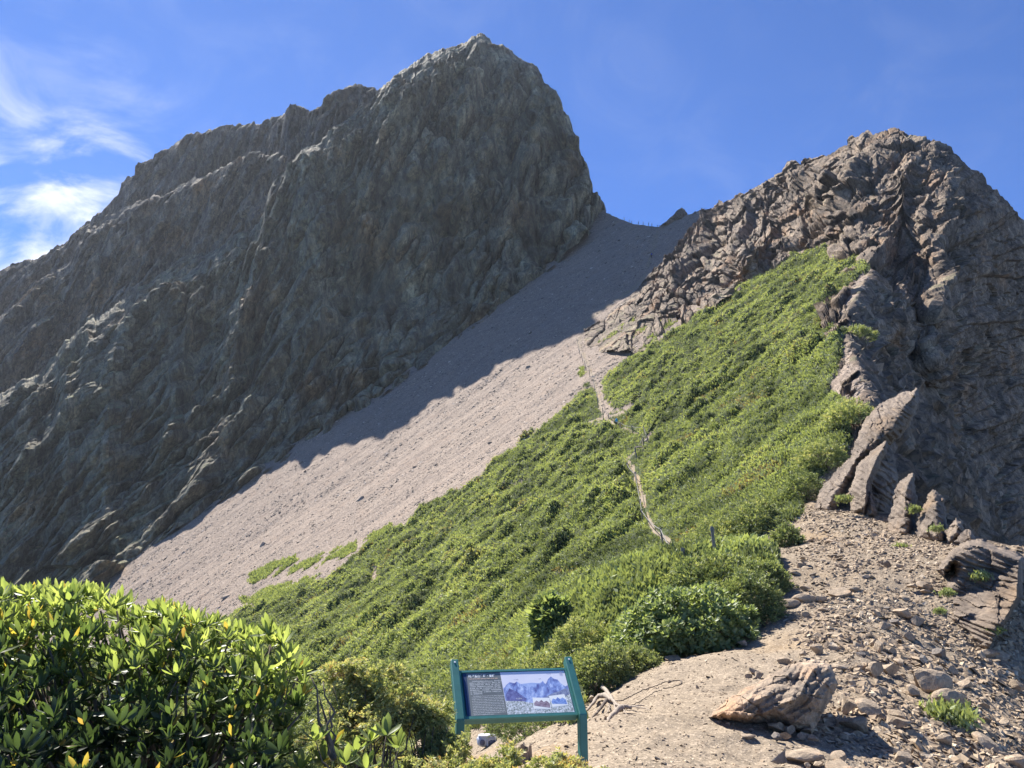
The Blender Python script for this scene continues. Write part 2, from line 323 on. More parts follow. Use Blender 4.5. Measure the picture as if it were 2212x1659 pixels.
def gz(x, y):
    x = np.asarray(x, float); y = np.asarray(y, float)
    base = .62*x+np.interp(y, _yy, _zz)
    far = np.maximum(sstep(27, 40, y), np.maximum(sstep(-2, -8, x), sstep(3, -4, x-.10*(y-14))*sstep(14, 22, y)))
    near = np.where(far < 1, 0, 0).astype(float); m = far < 1
    if m.any():
        q = np.stack([x[m] if x.ndim else x, y[m] if y.ndim else y], -1)/10; near[m] = tps_eval(TPS, np.atleast_2d(q))
    z = base*far+near*(1-far)
    xl = np.interp(y, [0, 12, 18, 24, 28, 35, 42, 73, 100, 130, 170, 260], [30, 16, 14.2, 13.8, 13.5, 16.5, 20.5, 34, 52, 64, 74, 90])
    d = x-xl; z = z-(1.6+2.6*sstep(19, 30, y))*np.where(d > 0, d*d/(np.abs(d)+2.5), 0)
    a = x/np.maximum(y, 1); yc = np.interp(a, [.05, .10, .14, .18, .214, .27, .35, .6], [520, 400, 335, 300, 277, 268, 240, 210])
    d = y-yc; z = z-1.7*np.where(d > 0, d*d/(np.abs(d)+6), 0)
    return z
def g1(x, y): return float(gz(np.array([float(x)]), np.array([float(y)]))[0])
_ys = np.exp(np.linspace(math.log(3.2), math.log(500), 700))
def hit(u, v, skip=0):
    """first meeting of the sight line with the ground: y"""
    a, e = ray(np.atleast_1d(np.asarray(u, float)), np.atleast_1d(np.asarray(v, float)))
    Y = _ys[None]+0*a[:, None]; D = gz(a[:, None]*Y, Y)-e[:, None]*Y
    if skip: D = np.where(Y < skip, -1, D)
    i = np.argmax(D > 0, 1); ok = D.max(1) > 0; i = np.where(ok, np.maximum(i, 1), len(_ys)-1)
    r = np.arange(len(a)); d0 = D[r, i-1]; d1 = D[r, i]; t = np.clip(-d0/(d1-d0+1e-9), 0, 1)
    return np.where(ok, _ys[i-1]*(1-t)+_ys[i]*t, np.nan)
def ground_at(u, v, skip=0):
    y = hit(u, v, skip)[0]; return at(u, v, y)

# ------------------------------------------------------------------ regions of the hillside (photo outlines, laid on the ground)
GREEN = [(300,1410),(553,1322),(637,1288),(722,1250),(764,1208),(828,1174),(891,1132),(933,1089),(1039,1042),(1082,1000),(1145,941),(1217,890),(1272,836),(1284,838),
 (1292,860),(1298,905),(1312,910),(1318,885),(1306,850),(1300,824),(1340,796),(1393,753),(1434,736),(1492,699),(1534,660),(1577,642),(1620,605),(1659,590),(1707,564),(1751,542),(1834,552),(1929,520),(1929,545),(1896,572),(1842,612),
 (1805,655),(1769,723),(1805,723),(1860,701),(1915,680),(1871,717),(1816,728),(1820,772),(1809,801),(1787,837),(1798,859),(1882,878),(1867,903),(1842,940),(1823,991),(1787,1020),
 (1754,1056),(1740,1085),(1729,1115),(1689,1144),(1623,1173),(1612,1195),(1674,1205),(1685,1281),(1641,1306),(1623,1350),(1561,1376),(1488,1400),(1422,1415),(1400,1432),(1340,1472),(1290,1492),(1250,1512),(1250,1565),(900,1580),(880,1700),(-900,2400),(-900,1410)]
PATCH = [[(531,1261),(574,1223),(637,1202),(650,1210),(595,1236),(553,1260)],[(620,1240),(670,1206),(700,1202),(690,1215),(650,1235)],[(690,1225),(735,1185),(768,1175),(765,1190),(730,1210)],[(780,1185),(810,1150),(845,1130),(835,1150),(800,1180)],
 [(1290,744),(1330,715),(1380,689),(1370,700),(1310,740)],[(1346,744),(1370,712),(1397,700),(1385,722),(1360,742)],[(1398,740),(1430,700),(1470,655),(1478,660),(1450,700),(1420,735)],[(520,1300),(560,1280),(640,1262),(700,1235),(640,1285),(560,1312)],[(1246,812),(1254,800),(1264,803),(1256,813)]]
STREAK = [([(1200,975),(1240,955),(1278,932),(1300,915)],5),([(940,1158),(985,1142),(1018,1122)],7),([(1085,1060),(1140,1044)],4),([(1320,890),(1350,885),(1378,870),(1395,855)],5),([(800,1270),(812,1235)],8),([(700,1345),(655,1360)],5),([(1395,958),(1418,935)],5),([(1430,818),(1460,800)],4)]
TRAIL = [([(1420,490),(1408,545),(1388,600),(1330,650),(1270,690),(1248,740),(1268,790),(1285,830),(1292,860),(1300,900),(1330,922)],4),([(1270,914),(1300,906),(1345,893)],3),([(1325,920),(1350,932),(1388,950),(1385,975),(1352,995),(1362,1015)],1.6),([(1366,1015),(1378,1050),(1390,1090),(1398,1120),(1412,1150)],5.2),([(1412,1150),(1440,1170),(1452,1185)],5)]
NR, NC = 1150, 1000
rowy = np.exp(np.linspace(math.log(1.1), math.log(470), 700))
rowy = np.unique(np.r_[rowy, np.linspace(60, 340, NR-700+0)])[:NR]; NR = len(rowy)
cola = np.tan(np.linspace(math.atan(-1.15), math.atan(.95), NC))
GX = rowy[:, None]*cola[None]; GY = np.repeat(rowy[:, None], NC, 1); GZ = gz(GX, GY)
PU, PV = project(np.stack([GX, GY, GZ], -1))
el = GZ/GY; vis = el >= np.maximum.accumulate(np.pad(el, ((1, 0), (0, 0)), constant_values=-9)[:-1], 0)-1e-4
# image-space wobble so that no outline is clean
Pw = np.stack([GX, GY, GZ], -1)
wob = fbm(Pw, np.array([4, 4, 4])*1.0, 3, 5); wob2 = fbm(Pw+50, np.array([4, 4, 4])*1.0, 3, 9)
wu = PU+wob*14*sstep(20, 60, GY); wv = PV+wob2*14*sstep(20, 60, GY)
green = inpoly(wu, wv, GREEN) | ((GY < 24) & (GX < -1.2)) | ((GY >= 24) & (~vis) & (wu < 1250) & (wv > 1250))
patch = np.zeros_like(green)
for p in PATCH: patch |= inpoly(wu, wv, p)
streak = np.zeros_like(green)
for pl, w in STREAK: streak |= pline(wu, wv, pl)[0] < w*(.8+.6*wob)
tr = np.zeros_like(green); neart = np.full(GX.shape, 1e9)
for pl, w in TRAIL:
    _d = pline(PU, PV, pl)[0]; tr |= (_d < w*(.75+1.5*wob)) & (GY > 22); neart = np.minimum(neart, _d-w)
green = green & ~streak
bare = (~green) & (GY < 48) & ((GX > -.14*GY-1.0))
dirt = bare & (GY < 40)
XL = np.interp(GY, [0, 12, 18, 24, 28, 35, 42, 73, 100, 130, 170, 260], [30, 16, 14.2, 13.8, 13.5, 16.5, 20.5, 34, 52, 64, 74, 90])
flank = (GX > XL-.3+wob*1.5) & (GY > 21); green &= ~flank; dirt &= ~flank
scree = ~green & ~dirt & ~flank
# displacement
fall = np.array([.62, .35]); fall /= np.linalg.norm(fall)
s1 = GX*fall[0]+GY*fall[1]; s2 = -GX*fall[1]+GY*fall[0]; Q = np.stack([s1, s2, 0*s1], -1)
puff = np.zeros_like(GZ)
_, f1, _, r1 = worley(Q+np.stack([fbm(Q, 4, 3, 3), fbm(Q, 4, 3, 13), 0*s1], -1)*2.2, (5.5, 2.1, 1), 3); _, f1b, _, _ = worley(Q, (1.6, .8, 1), 4)
big = fbm(Q, (16, 7, 1), 3, 8)
gm = np.clip(1-f1*1.15, -.2, 1)
hgt = sstep(30, 60, GY)*.8+.2
puff = (.15+1.5*gm*(.4+1.1*r1)+.7*np.clip(1-f1b*1.3, -.1, 1)+1.3*big)*hgt
gsoft = green.astype(float)
for _ in range(3): gsoft = (gsoft+np.roll(gsoft, 1, 0)+np.roll(gsoft, -1, 0)+np.roll(gsoft, 1, 1)+np.roll(gsoft, -1, 1))/5
gsoft = np.clip(gsoft*2-1, 0, 1)*(~tr)
puff = puff*(.22+.78*sstep(2, 30, neart)); GZf = GZ+np.where(green, puff*gsoft, 0)
sc_n = fbm(Q, (22, 7, 1), 3, 21)*.5+fbm(Q, (3.5, 1.6, 1), 3, 31)*.22
GZf += np.where(scree, sc_n*sstep(15, 60, GY), 0)
dn = fbm(Pw, 1.4, 4, 41)*.12*sstep(1, 6, GY)+fbm(Pw, .25, 3, 44)*.035+fbm(Pw, 6, 2, 46)*.12
GZf += np.where(dirt, dn, 0)
_w = worley(Pw+wob[..., None], (2.2, 2.2, 2.2), 48)[0]*1.0+worley(Pw, .8, 49)[0]*.4; _fw = np.where(flank, _w*sstep(0, 3, GX-XL+.3), 0)
GP = np.stack([GX, GY, GZf], -1)
GN = grid_normals(GP); GN *= np.sign(GN[..., 2:3]+1e-9); GP = GP+GN*(_fw*1.3)[..., None]
def fmask(m): return m[:-1, :-1]
for nm, msk, mat, sm in (('juniper_hillside', green, M_UNDER, True), ('ground', dirt, M_SOIL, True), ('scree_slope', scree & ~tr, M_SCREE, True), ('trail', tr, M_SOIL, True), ('crag_flank', flank, M_CRAG, False)):
    if nm == 'trail': msk = tr & ~dirt
    elif nm == 'juniper_hillside': msk = green & ~tr
    F = grid_faces(NR, NC, fmask(msk)); V, F, used = compact(GP.reshape(-1, 3), F)
    o = mk(nm, V, [F], mat, smooth=sm); tag(o, kind='structure')

# ------------------------------------------------------------------ scatter tools
PU2, PV2 = project(GP)
def sample(mask, n, wscreen=1.0, wworld=0.0, ymin=0, ymax=1e9, umin=-150, umax=2360):
    """random points on the ground mesh, spread by apparent area; returns P, N"""
    m = mask[:-1, :-1] & vis[:-1, :-1] & (GY[:-1, :-1] > ymin) & (GY[:-1, :-1] < ymax) & (PU2[:-1, :-1] > umin) & (PU2[:-1, :-1] < umax) & (PV2[:-1, :-1] < 1800) & (PV2[:-1, :-1] > -50)
    ar = np.abs((PU2[:-1, 1:]-PU2[:-1, :-1])*(PV2[1:, :-1]-PV2[:-1, :-1]))
    wr = np.linalg.norm(np.cross(GP[:-1, 1:]-GP[:-1, :-1], GP[1:, :-1]-GP[:-1, :-1]), axis=-1)
    w = np.where(m, wscreen*ar/max(ar[m].sum(), 1e-9)+wworld*wr/wr[m].sum(), 0).ravel()
    c = np.cumsum(w); i = np.searchsorted(c, RNG.random(n)*c[-1]); i = np.minimum(i, len(w)-1)
    r = i//(NC-1); k = i % (NC-1); a = RNG.random((n, 1)); b = RNG.random((n, 1))
    P = GP[r, k]*(1-a)*(1-b)+GP[r, k+1]*a*(1-b)+GP[r+1, k]*(1-a)*b+GP[r+1, k+1]*a*b
    return P, GN[r, k], (r, k)
def frames(N):
    n = N/np.linalg.norm(N, axis=1, keepdims=True); r = RNG.normal(size=n.shape); t = np.cross(n, r); t /= np.linalg.norm(t, axis=1, keepdims=True)+1e-9
    return t, np.cross(n, t), n
STONE_V = np.array([(-1,-.55,-.4),(.75,-.85,-.4),(1,.6,-.4),(-.6,.9,-.4),(-.8,-.35,.35),(.45,-.6,.55),(.7,.35,.3),(-.4,.6,.5)])
STONE_F = np.array([(0,1,5,4),(1,2,6,5),(2,3,7,6),(3,0,4,7),(4,5,6,7)])
def stones(name, P, N, size, mat, flat=.4, tilt=.35, label=None):
    n = len(P); Nn = N+RNG.normal(size=N.shape)*tilt; t, b, nn = frames(Nn)
    V0 = STONE_V[None]*(1+RNG.normal(size=(n, 8, 3))*.18); sz = size[:, None]
    asp = .5+RNG.random((n, 1))*.6; fl = flat*(.5+RNG.random((n, 1)))
    V = P[:, None]+t[:, None]*(V0[..., 0]*sz)[..., None]+b[:, None]*(V0[..., 1]*sz*asp)[..., None]+nn[:, None]*((V0[..., 2])*sz*fl+sz*fl*.15)[..., None]
    F = (STONE_F[None]+(np.arange(n)*8)[:, None, None]).reshape(-1, 4)
    ti = np.clip(.5+RNG.normal(size=n)*.25, 0, 1)
    o = mk(name, V.reshape(-1, 3), [F], mat, attr={'tint': np.repeat(ti, 8)})
    return tag(o, label, 'stones', kind='stuff')
# ------------------------------------------------------------------ cliffs: solid rock sheets with their own depth
def interp_pts(pts, u, k=1):
    p = np.asarray(pts, float); return np.interp(u, p[:, 0], p[:, k])
def jag(u, amp, seed, sc=1):
    z = np.zeros_like(u); P = lambda s: np.stack([u/s, z+seed, z], -1)
    return amp*(perlin(P(60*sc), seed)*1.2+perlin(P(22*sc), seed+1)*.8+perlin(P(8*sc), seed+2)*.6+perlin(P(3.3*sc), seed+3)*.45)
def back_rows(P, nb, run, drop):
    """the far side of the ridge: goes back and down from the top row"""
    out = []
    d = P[0].copy(); h = np.stack([d[:, 0]/d[:, 1], np.ones(len(d)), 0*d[:, 0]], -1); h /= np.linalg.norm(h, axis=1, keepdims=True)
    for i in range(nb, 0, -1):
        k = (i/nb)**1.5; q = d+h*run*k; q[:, 2] -= drop*k*(1+.15*np.sin(d[:, 0]*.21+i)); out.append(q)
    return np.concatenate([np.array(out), P], 0)
def sheet(name, u0, u1, du, nr, sil, depth, bottom, mat, disp, run=60, drop=90, jamp=4, seed=1, jsc=1, label=None):
    u = np.arange(u0, u1+du, du, dtype=float); vt = interp_pts(sil, u)+jag(u, jamp, seed, jsc); vb = np.maximum(bottom(u), vt+4)
    s = np.linspace(0, 1, nr)[:, None]; V = vt[None]+(vb-vt)[None]*s; U = np.repeat(u[None], nr, 0)
    P = at(U, V, depth(U, V, s, vt[None], vb[None])); n = grid_normals(P); n *= -np.sign(n[..., 1:2]+1e-9); hd = -P*np.array([1, 1, 0]); hd /= np.linalg.norm(hd, axis=-1, keepdims=True)
    if name != 'right_crag': n = n*.22+hd*.78
    d = disp(P, U, V)*np.minimum(1, .35+s*6); P = P+n*d[..., None]
    P = back_rows(P, 8, run, drop); Q = P.copy(); 
    o = mk(name, P.reshape(-1, 3), [grid_faces(P.shape[0], P.shape[1])], mat, smooth=False); tag(o, kind='structure')
    if label: o['label'] = label
    return P
def contact_y(pts):
    p = np.asarray(pts, float); y = hit(p[:, 0], p[:, 1]); return np.c_[p, y]
FOOT = contact_y([(-300,1480),(-120,1400),(60,1305),(200,1238),(329,1138),(430,1075),(541,1003),(650,935),(749,880),(830,820),(900,770),(1040,670),(1150,585),(1240,505),(1290,455)])
print('foot y', FOOT[:, 2].round())
F_SIL = [(-300,980,350),(-100,900,350),(0,853,352),(45,822,355),(86,808,357),(135,741,362),(199,682,366),(207,690,366),(255,656,370),(289,653,372),(299,625,374),(339,598,376),(404,558,380),(468,534,376),(526,510,372),(539,504,370),(560,480,366),(578,440,362),(590,402,360),
 (624,368,356),(651,324,354),(729,280,358),(800,222,362),(824,196,362),(850,170,360),(885,150,360),(920,126,362),(960,108,364),(1000,92,366),(1030,80,366),(1042,76,366),(1056,84,366),(1090,105,364),(1130,130,362),(1165,155,360),(1190,190,357),(1205,215,355),(1225,252,352),(1240,290,349),(1252,330,346),(1262,360,343),(1272,385,341),(1280,425,339),(1286,432,338),(1302,436,337),(1308,446,337),(1312,470,337)]
def pdisp(seed):
    def f(P, U, V):
        K = P.copy(); K[..., 0] = P[..., 0]-.28*P[..., 2]
        K2 = K*np.array([1, .7, .16]); kw = np.stack([fbm(P, 9, 3, seed+21), 0*P[..., 0], 0*P[..., 0]], -1)
        big = fbm(K*np.array([1, .8, .30]), 38, 2, seed, .5, True)*12
        n1 = perlin((K2+kw*5)/30, seed+1); n2 = perlin((K2+kw*3)/13, seed+2); n3 = perlin((K2+kw*1.6)/5.5, seed+3)
        gate = .35+1.0*sstep(-.25, .3, fbm(P, 26, 2, seed+8)); g2 = .4+.8*sstep(-.2, .25, fbm(P, 15, 2, seed+18))
        gul = -np.exp(-np.abs(n1)*22)*7*gate-np.exp(-np.abs(n2)*16)*3.6*g2-np.exp(-np.abs(n3)*12)*1.7*gate
        rib = np.abs(n2)*14*g2+np.abs(n3)*6*gate+(n1*11)
        a, _, c, _ = worley(K*np.array([1, .8, .30])+kw, 5.5, seed+2); b = worley(P*np.array([1, .9, .6]), 2.1, seed+3)[0]
        q = (P[..., 2]-.45*P[..., 0]+fbm(P, 22, 3, seed+4)*12)/10; bed = ((q % 1)**3)*1.6*(.5+fbm(P, 30, 2, seed+7))
        return big+gul+rib+a*1.3+b*.55+bed+fbm(P, 1.3, 3, seed+6)*.4
    return f
F_CREST = [([(1055,150),(1010,230),(985,330),(960,420)],60,24,5),([(900,215),(830,330),(800,450),(770,600)],70,30,5),([(600,525),(560,640),(520,760),(500,900)],50,22,7),([(640,390),(700,500),(700,650),(690,800)],60,40,5),
 ([(300,660),(250,800),(240,1000),(230,1150)],60,28,6),([(90,830),(70,950),(80,1100)],50,25,6),([(430,620),(400,760),(380,900),(370,1080)],60,26,5),([(1150,280),(1140,420),(1120,560)],60,26,5),([(150,780),(160,950),(150,1150)],40,20,5)]
LEDGE = [([(1000,95),(930,150),(905,190),(900,215),(960,200),(1010,150)],0)]
def crests(U, V, P, lst):
    d = 0*U
    for pl, w1, w2, A in lst:
        dd, sd, t = pline(U, V, pl); w = np.where(sd > 0, w1, w2); d = d+A*np.clip(1-dd/w, 0, 1)**1.3*np.clip(np.minimum(t, 1-t)*5, 0, 1)
    return d
F_LEDGE = [([(897,222),(935,195),(975,172),(1012,150)],26,9),([(596,402),(640,378),(690,350),(735,336)],24,8),([(765,275),(800,240),(850,205),(900,180)],22,7),([(690,310),(740,285),(780,262)],20,5),([(960,140),(1000,118),(1030,92)],18,6),
 ([(430,575),(480,562),(530,540),(545,520)],22,6),([(225,735),(255,722),(290,712)],14,5),([(300,665),(360,640),(430,610),(480,600)],22,6),([(20,860),(60,845),(110,835)],20,9),([(610,540),(650,520),(700,500)],20,4),([(820,330),(900,322),(980,330)],20,3),([(1020,300),(1090,310),(1150,300)],20,3),([(100,770),(140,758),(170,760)],16,5)]
def ledges(U, V, lst, wob):
    d = 0*U
    for pl, w, A in lst:
        dd, sd, t = pline(U+wob, V+wob, pl); e = np.clip(np.minimum(t, 1-t)*8, 0, 1)
        d = d+A*np.where(sd > 0, np.exp(-dd/w), 0)*e
    return d
pdF = pdisp(3)
F_BACK = [([(880,236),(905,222),(935,196),(965,180),(985,176),(1015,152),(1045,142)],75,26),([(590,420),(600,406),(640,380),(690,352),(740,336)],46,17),([(745,292),(780,270),(830,236),(870,200)],40,15),([(300,672),(360,645),(430,612),(490,588),(540,566)],60,22),([(-60,905),(0,880),(60,850),(100,836)],50,18),([(200,745),(250,722),(300,708)],50,14),([(1020,118),(1060,112),(1100,140)],40,10)]
def setback(U, V):
    w1 = np.sin(U*.11+np.sin(V*.07)*2)*3+np.sin(U*.041)*4; d = 0*U
    for pl, reach, A in F_BACK:
        dd, sd, t = pline(U, V+w1, pl); e = np.clip(np.minimum(t, 1-t)*6, 0, 1); d = d+A*np.where(sd < 0, np.clip(dd/reach, 0, 1), 0)*e
    return d
def dispF(P, U, V): return pdF(P, U, V)*(1-.25*np.clip(setback(U, V)/6, 0, 1))+1.7*crests(U, V, P, F_CREST)+ledges(U, V, F_LEDGE, fbm(P, 5, 3, 19)*9)
def depthF(U, V, s, vt, vb):
    yt = interp_pts(F_SIL, U[0], 2)[None]; yf = interp_pts(FOOT, U[0], 2)[None]; vf = interp_pts(FOOT, U[0], 1)[None]
    t = np.clip((vf-V)/(vf-vt), -.3, 1); return yf+(yt-yf)*np.sign(t)*np.abs(t)**.85-7+12*np.exp(-np.maximum(V-vt, 0)/(9+5*np.sin(U*.021)))+setback(U, V)
bottomF = lambda u: interp_pts(FOOT, u, 1)+45
sheet('summit_cliff', -260, 1312, 1.7, 700, F_SIL, depthF, bottomF, M_PEAK, dispF, 40, 70, 7.5, 3)
M_SIL = [(-300,840,430),(-100,730,435),(0,684,440),(90,605,446),(153,573,450),(187,500,452),(207,480,452),(248,463,452),(289,439,450),(333,432,448),(356,436,446),(407,395,442),(475,368,432),(542,334,420),(570,328,414),(620,335,402),(700,360,394)]
def const_depth(sil, front, vdrop=330):
    def f(U, V, s, vt, vb):
        yt = interp_pts(sil, U[0], 2)[None]; return yt-front*np.clip((V-vt)/vdrop, 0, 1.3)**.9-6+10*np.exp(-np.maximum(V-vt, 0)/8)
    return f
sheet('middle_cliff', -260, 700, 2.0, 330, M_SIL, const_depth(M_SIL, 34), lambda u: np.interp(u, [-300, 0, 300, 550, 700], [1080, 950, 760, 620, 600]), M_PEAK2, pdisp(23), 30, 60, 7.5, 13)
B_SIL = [(-300, 760, 540), (-150, 680, 538), (0, 589, 532), (60, 560, 530), (130, 530, 528), (165, 500, 526), (215, 465, 524), (258, 420, 522), (265, 395, 520), (300, 370, 518), (313, 352, 516), (360, 330, 512), (400, 300, 506), (440, 290, 498), (480, 276, 488), (520, 268, 474), (560, 266, 458), (600, 247, 438), (640, 243, 418), (670, 243, 404), (690, 238, 398), (715, 222, 393), (735, 206, 390), (780, 196, 386), (815, 192, 384), (860, 190, 384)]
sheet('far_ridge_cliff', -260, 850, 2.0, 260, B_SIL, const_depth(B_SIL, 40), lambda u: np.interp(u, [-300, 0, 300, 550, 850], [980, 800, 560, 430, 330]), M_PEAK3, pdisp(43), 60, 120, 7.5, 33)

# right-hand crag
R_SIL = [(1262,716),(1310,684),(1380,624),(1430,578),(1470,536),(1495,498),(1510,480),(1517,471),(1528,460),(1548,440),(1557,434),(1566,440),(1590,424),(1616,416),(1623,407),(1652,394),(1674,380),(1692,371),(1705,353),(1715,350),(1729,358),(1745,345),(1761,343),(1787,336),(1813,318),(1842,298),(1860,294),(1876,284),(1884,292),(1907,289),(1929,283),(1951,290),(1988,298),(2017,305),(2050,319),(2057,332),(2082,350),(2093,369),(2121,372),(2134,394),(2163,431),(2188,449),(2211,471),(2300,570),(2420,720)]
R_TOP = [(1517,471,258),(1557,434,240),(1623,407,222),(1692,371,205),(1761,343,190),(1842,298,172),(1929,283,160),(2017,305,148),(2093,369,142),(2163,431,148),(2300,570,170),(2420,720,190)]
_edge = [(1262,720),(1310,690),(1380,632),(1430,586),(1470,545),(1500,500),(1290,745),(1340,725),(1400,700),(1434,736),(1492,699),(1534,660),(1577,642),(1620,605),(1659,590),(1707,564),(1751,544),(1834,553),(1905,540),(1896,572),(1842,612),(1805,655),(1775,720),(1812,745),(1816,780),(1790,837),(1805,862),(1875,880),(1842,940),(1823,991)]
_ey = hit([p[0] for p in _edge], [p[1] for p in _edge])
_in = [(1700,650),(1650,700),(1600,750),(1750,750),(1700,850),(1600,900),(1750,900),(1720,1000),(1560,760),(1820,900),(1790,600),(1640,650)]
_iy = hit([p[0] for p in _in], [p[1] for p in _in])*1.12
R_MAN = [(1980,560,122),(1930,600,112),(1900,650,98),(1862,640,96),(1870,760,80),(1900,820,76),(1930,700,92),(1985,700,104),(2025,560,112),(2018,680,98),(2015,780,90),(2070,640,114),(2120,560,130),(2200,640,152),(2090,800,118),(2200,850,142),(1960,860,86),(1940,950,76),(2040,950,98),(2160,1000,124),(2100,1120,98),(2211,1180,116),(1990,1080,74),(1900,1050,58),(1830,1080,48),(1760,1090,40),(2300,1000,160),(2300,800,175),(2400,1200,170),
 (1640,500,190),(1700,470,180),(1760,450,170),(1830,420,150),(1900,400,143),(1960,450,136),(1570,560,178),(1620,560,160),(1850,480,136),(2050,450,126),(1760,520,150)]
_c = np.array([(u, v, y) for u, v, y in R_TOP]+[(p[0], p[1], y) for p, y in zip(_edge, _ey) if y == y]+[(p[0], p[1], y) for p, y in zip(_in, _iy) if y == y]+R_MAN)
RT = tps_fit(_c[:, :2]/400, np.log(_c[:, 2]))
def depthR(U, V, s, vt, vb): return np.exp(tps_eval(RT, np.stack([U, V], -1)/400))
R_CREST = [([(2075,440),(2050,500),(2028,540),(2034,600),(2022,660),(2014,720),(2012,800)],34,14,5.5),([(1935,515),(1890,560),(1850,610),(1815,660),(1790,700)],26,12,3),([(1930,675),(1880,730),(1850,780),(1830,840)],40,14,3.5),([(1880,330),(1850,400),(1800,450),(1760,500)],50,18,4),([(1780,370),(1740,420),(1690,450)],36,14,3),
 ([(1960,300),(1975,380),(1960,450),(1965,520)],36,14,3.5),([(1640,430),(1610,500),(1590,540),(1560,600)],30,12,3),([(1700,400),(1680,470),(1670,540)],26,12,2.5),([(1990,850),(2010,950),(2000,1040)],30,14,2.5),([(2110,420),(2120,520),(2110,620)],26,16,2),([(1560,450),(1530,520),(1490,600),(1450,660)],24,10,2.5),([(2140,640),(2120,720),(2130,800)],24,14,2)]
def dispR(P, U, V):
    k = np.clip(P[..., 1]/110., .35, 2)[..., None]; P = P/k; w = P+np.stack([fbm(P, 7, 2, 71), fbm(P, 7, 2, 72), fbm(P, 7, 2, 73)], -1)*.8
    T = np.stack([P[..., 0]*.8+P[..., 2]*.6, P[..., 1], P[..., 2]*.8-P[..., 0]*.6], -1)   # bedding frame
    Tw = T+(w-P)
    a, _, c, _ = worley(Tw*np.array([.55, .8, 1.1]), 5.2, 61); b, _, c2, _ = worley(Tw*np.array([.6, .9, 1.2]), 2.1, 62); b2, _, c3, _ = worley(T*np.array([.7, 1, 1.2]), .95, 63); b3 = worley(T, .48, 68)[0]
    lit = sstep(1300, 1500, U); right = 1-.35*sstep(1950, 2120, U)
    step = (np.floor(Tw[..., 2]/3.1+fbm(P, 11, 2, 75)*1.2) % 2)*.8
    d = fbm(P*np.array([1, .8, .6]), 15, 2, 64, .5, True)*2.8+a*2.5+b*1.5+b2*.75+b3*.25-np.exp(-c*34)*.9-np.exp(-c2*30)*.45+step*1.2+fbm(P, .8, 2, 66)*.2
    return d*.75*(.35+.65*lit)*right*k[..., 0]+crests(U, V, P, R_CREST)*.4*k[..., 0]
bR = lambda u: np.interp(u, [1262, 1290, 1340, 1434, 1492, 1534, 1620, 1707, 1751, 1800, 1850, 1900, 2000, 2211, 2420], [742, 760, 768, 764, 720, 690, 640, 600, 590, 760, 1000, 1130, 1185, 1290, 1400])
sheet('right_crag', 1264, 2420, 1.6, 620, R_SIL, depthR, bR, M_CRAG, dispR, 50, 60, 5, 53)

# ------------------------------------------------------------------ stones and foliage lying on the slopes
P, N, _ = sample(scree, 170000, .6, .4, ymin=40)
band = np.clip(.7+fbm(np.stack([(P[:, 0]*fall[0]+P[:, 1]*fall[1])*.18, -P[:, 0]*fall[1]+P[:, 1]*fall[0], 0*P[:, 0]], -1), 5, 3, 95)*1.6, .35, 1.5)
sz = (.06+.26*RNG.random(len(P))**5*band+.05*band)*(.5+P[:, 1]/260.); stones('scree_stones', P, N, sz, M_STONE, .32, .22)
P, N, _ = sample(scree & ~tr, 140, .6, .4, ymin=60); stones('scree_blocks', P, N, .45+.9*RNG.random(140)**3, M_STONE, .5, .3)
P, N, _ = sample(dirt, 75000, .6, .4, ymin=4, ymax=50)
rough = fbm(P, 1.6, 3, 91)+1.1*sstep(.30, .42, P[:, 0]/P[:, 1])-.5
keep = RNG.random(len(P)) < np.clip(rough*1.2+.25, .22, 1); P = P[keep]; N = N[keep]
rr = np.clip(rough[keep], 0, 1.4)*(1-.6*sstep(15, 18, P[:, 1])); sz = (.006+(.02+.05*rr)*RNG.random(len(P))**3.2)*(.6+P[:, 1]/12.); stones('gravel', P, N, sz, M_STONE2, .35, .4)

JT = [(0, (.10, .125, .066)), (.35, (.25, .285, .13)), (.7, (.365, .415, .175)), (.9, (.46, .48, .21)), (1, (.24, .17, .09))]
M_JUN = leaf_mat('juniper_carpet', JT, .26, .6, tcol=1.5, spec=.2)
def tufts(name, P, N, size, tint, mat, k=4, up=(-.05, -.1, 1), lie=0.0):
    n = len(P); up = np.array(up)*(1-.6*lie); V = []
    flow = np.array([-.62, -.5, -.1]); T = []
    for j in range(k):
        if lie > 0:
            d = flow*.55+RNG.normal(size=(n, 3))*.5+N*(.35+.5*RNG.random((n, 1)))+np.array([0, 0, .25])
            w = np.cross(d, N+RNG.normal(size=(n, 3))*.5)
        else:
            d = N*.55+up*.7+RNG.normal(size=(n, 3))*.55; w = np.cross(d, RNG.normal(size=(n, 3)))
        d /= np.linalg.norm(d, axis=1, keepdims=True); w /= np.linalg.norm(w, axis=1, keepdims=True)+1e-9
        L = size*(.7+.6*RNG.random(n)); o = P+RNG.normal(size=(n, 3))*size[:, None]*.35
        b = o-d*L[:, None]*.35; t = o+d*L[:, None]*.65
        V += [b, o+w*(L*(.22-.05*lie))[:, None], t, o-w*(L*(.22-.05*lie))[:, None]]; T.append(tint+RNG.normal(size=n)*.07)
    V = np.stack(V, 1); F = (np.arange(4*k).reshape(k, 4)[None]+(np.arange(n)*4*k)[:, None, None]).reshape(-1, 4)
    T = np.repeat(np.stack(T, 1).ravel(), 4)
    o = mk(name, V.reshape(-1, 3), [F], mat, attr={'tint': np.clip(T, 0, 1)}); return o
P, N, (r_, k_) = sample(green & ~tr & (neart > .3), 250000, .8, .2, ymin=24)
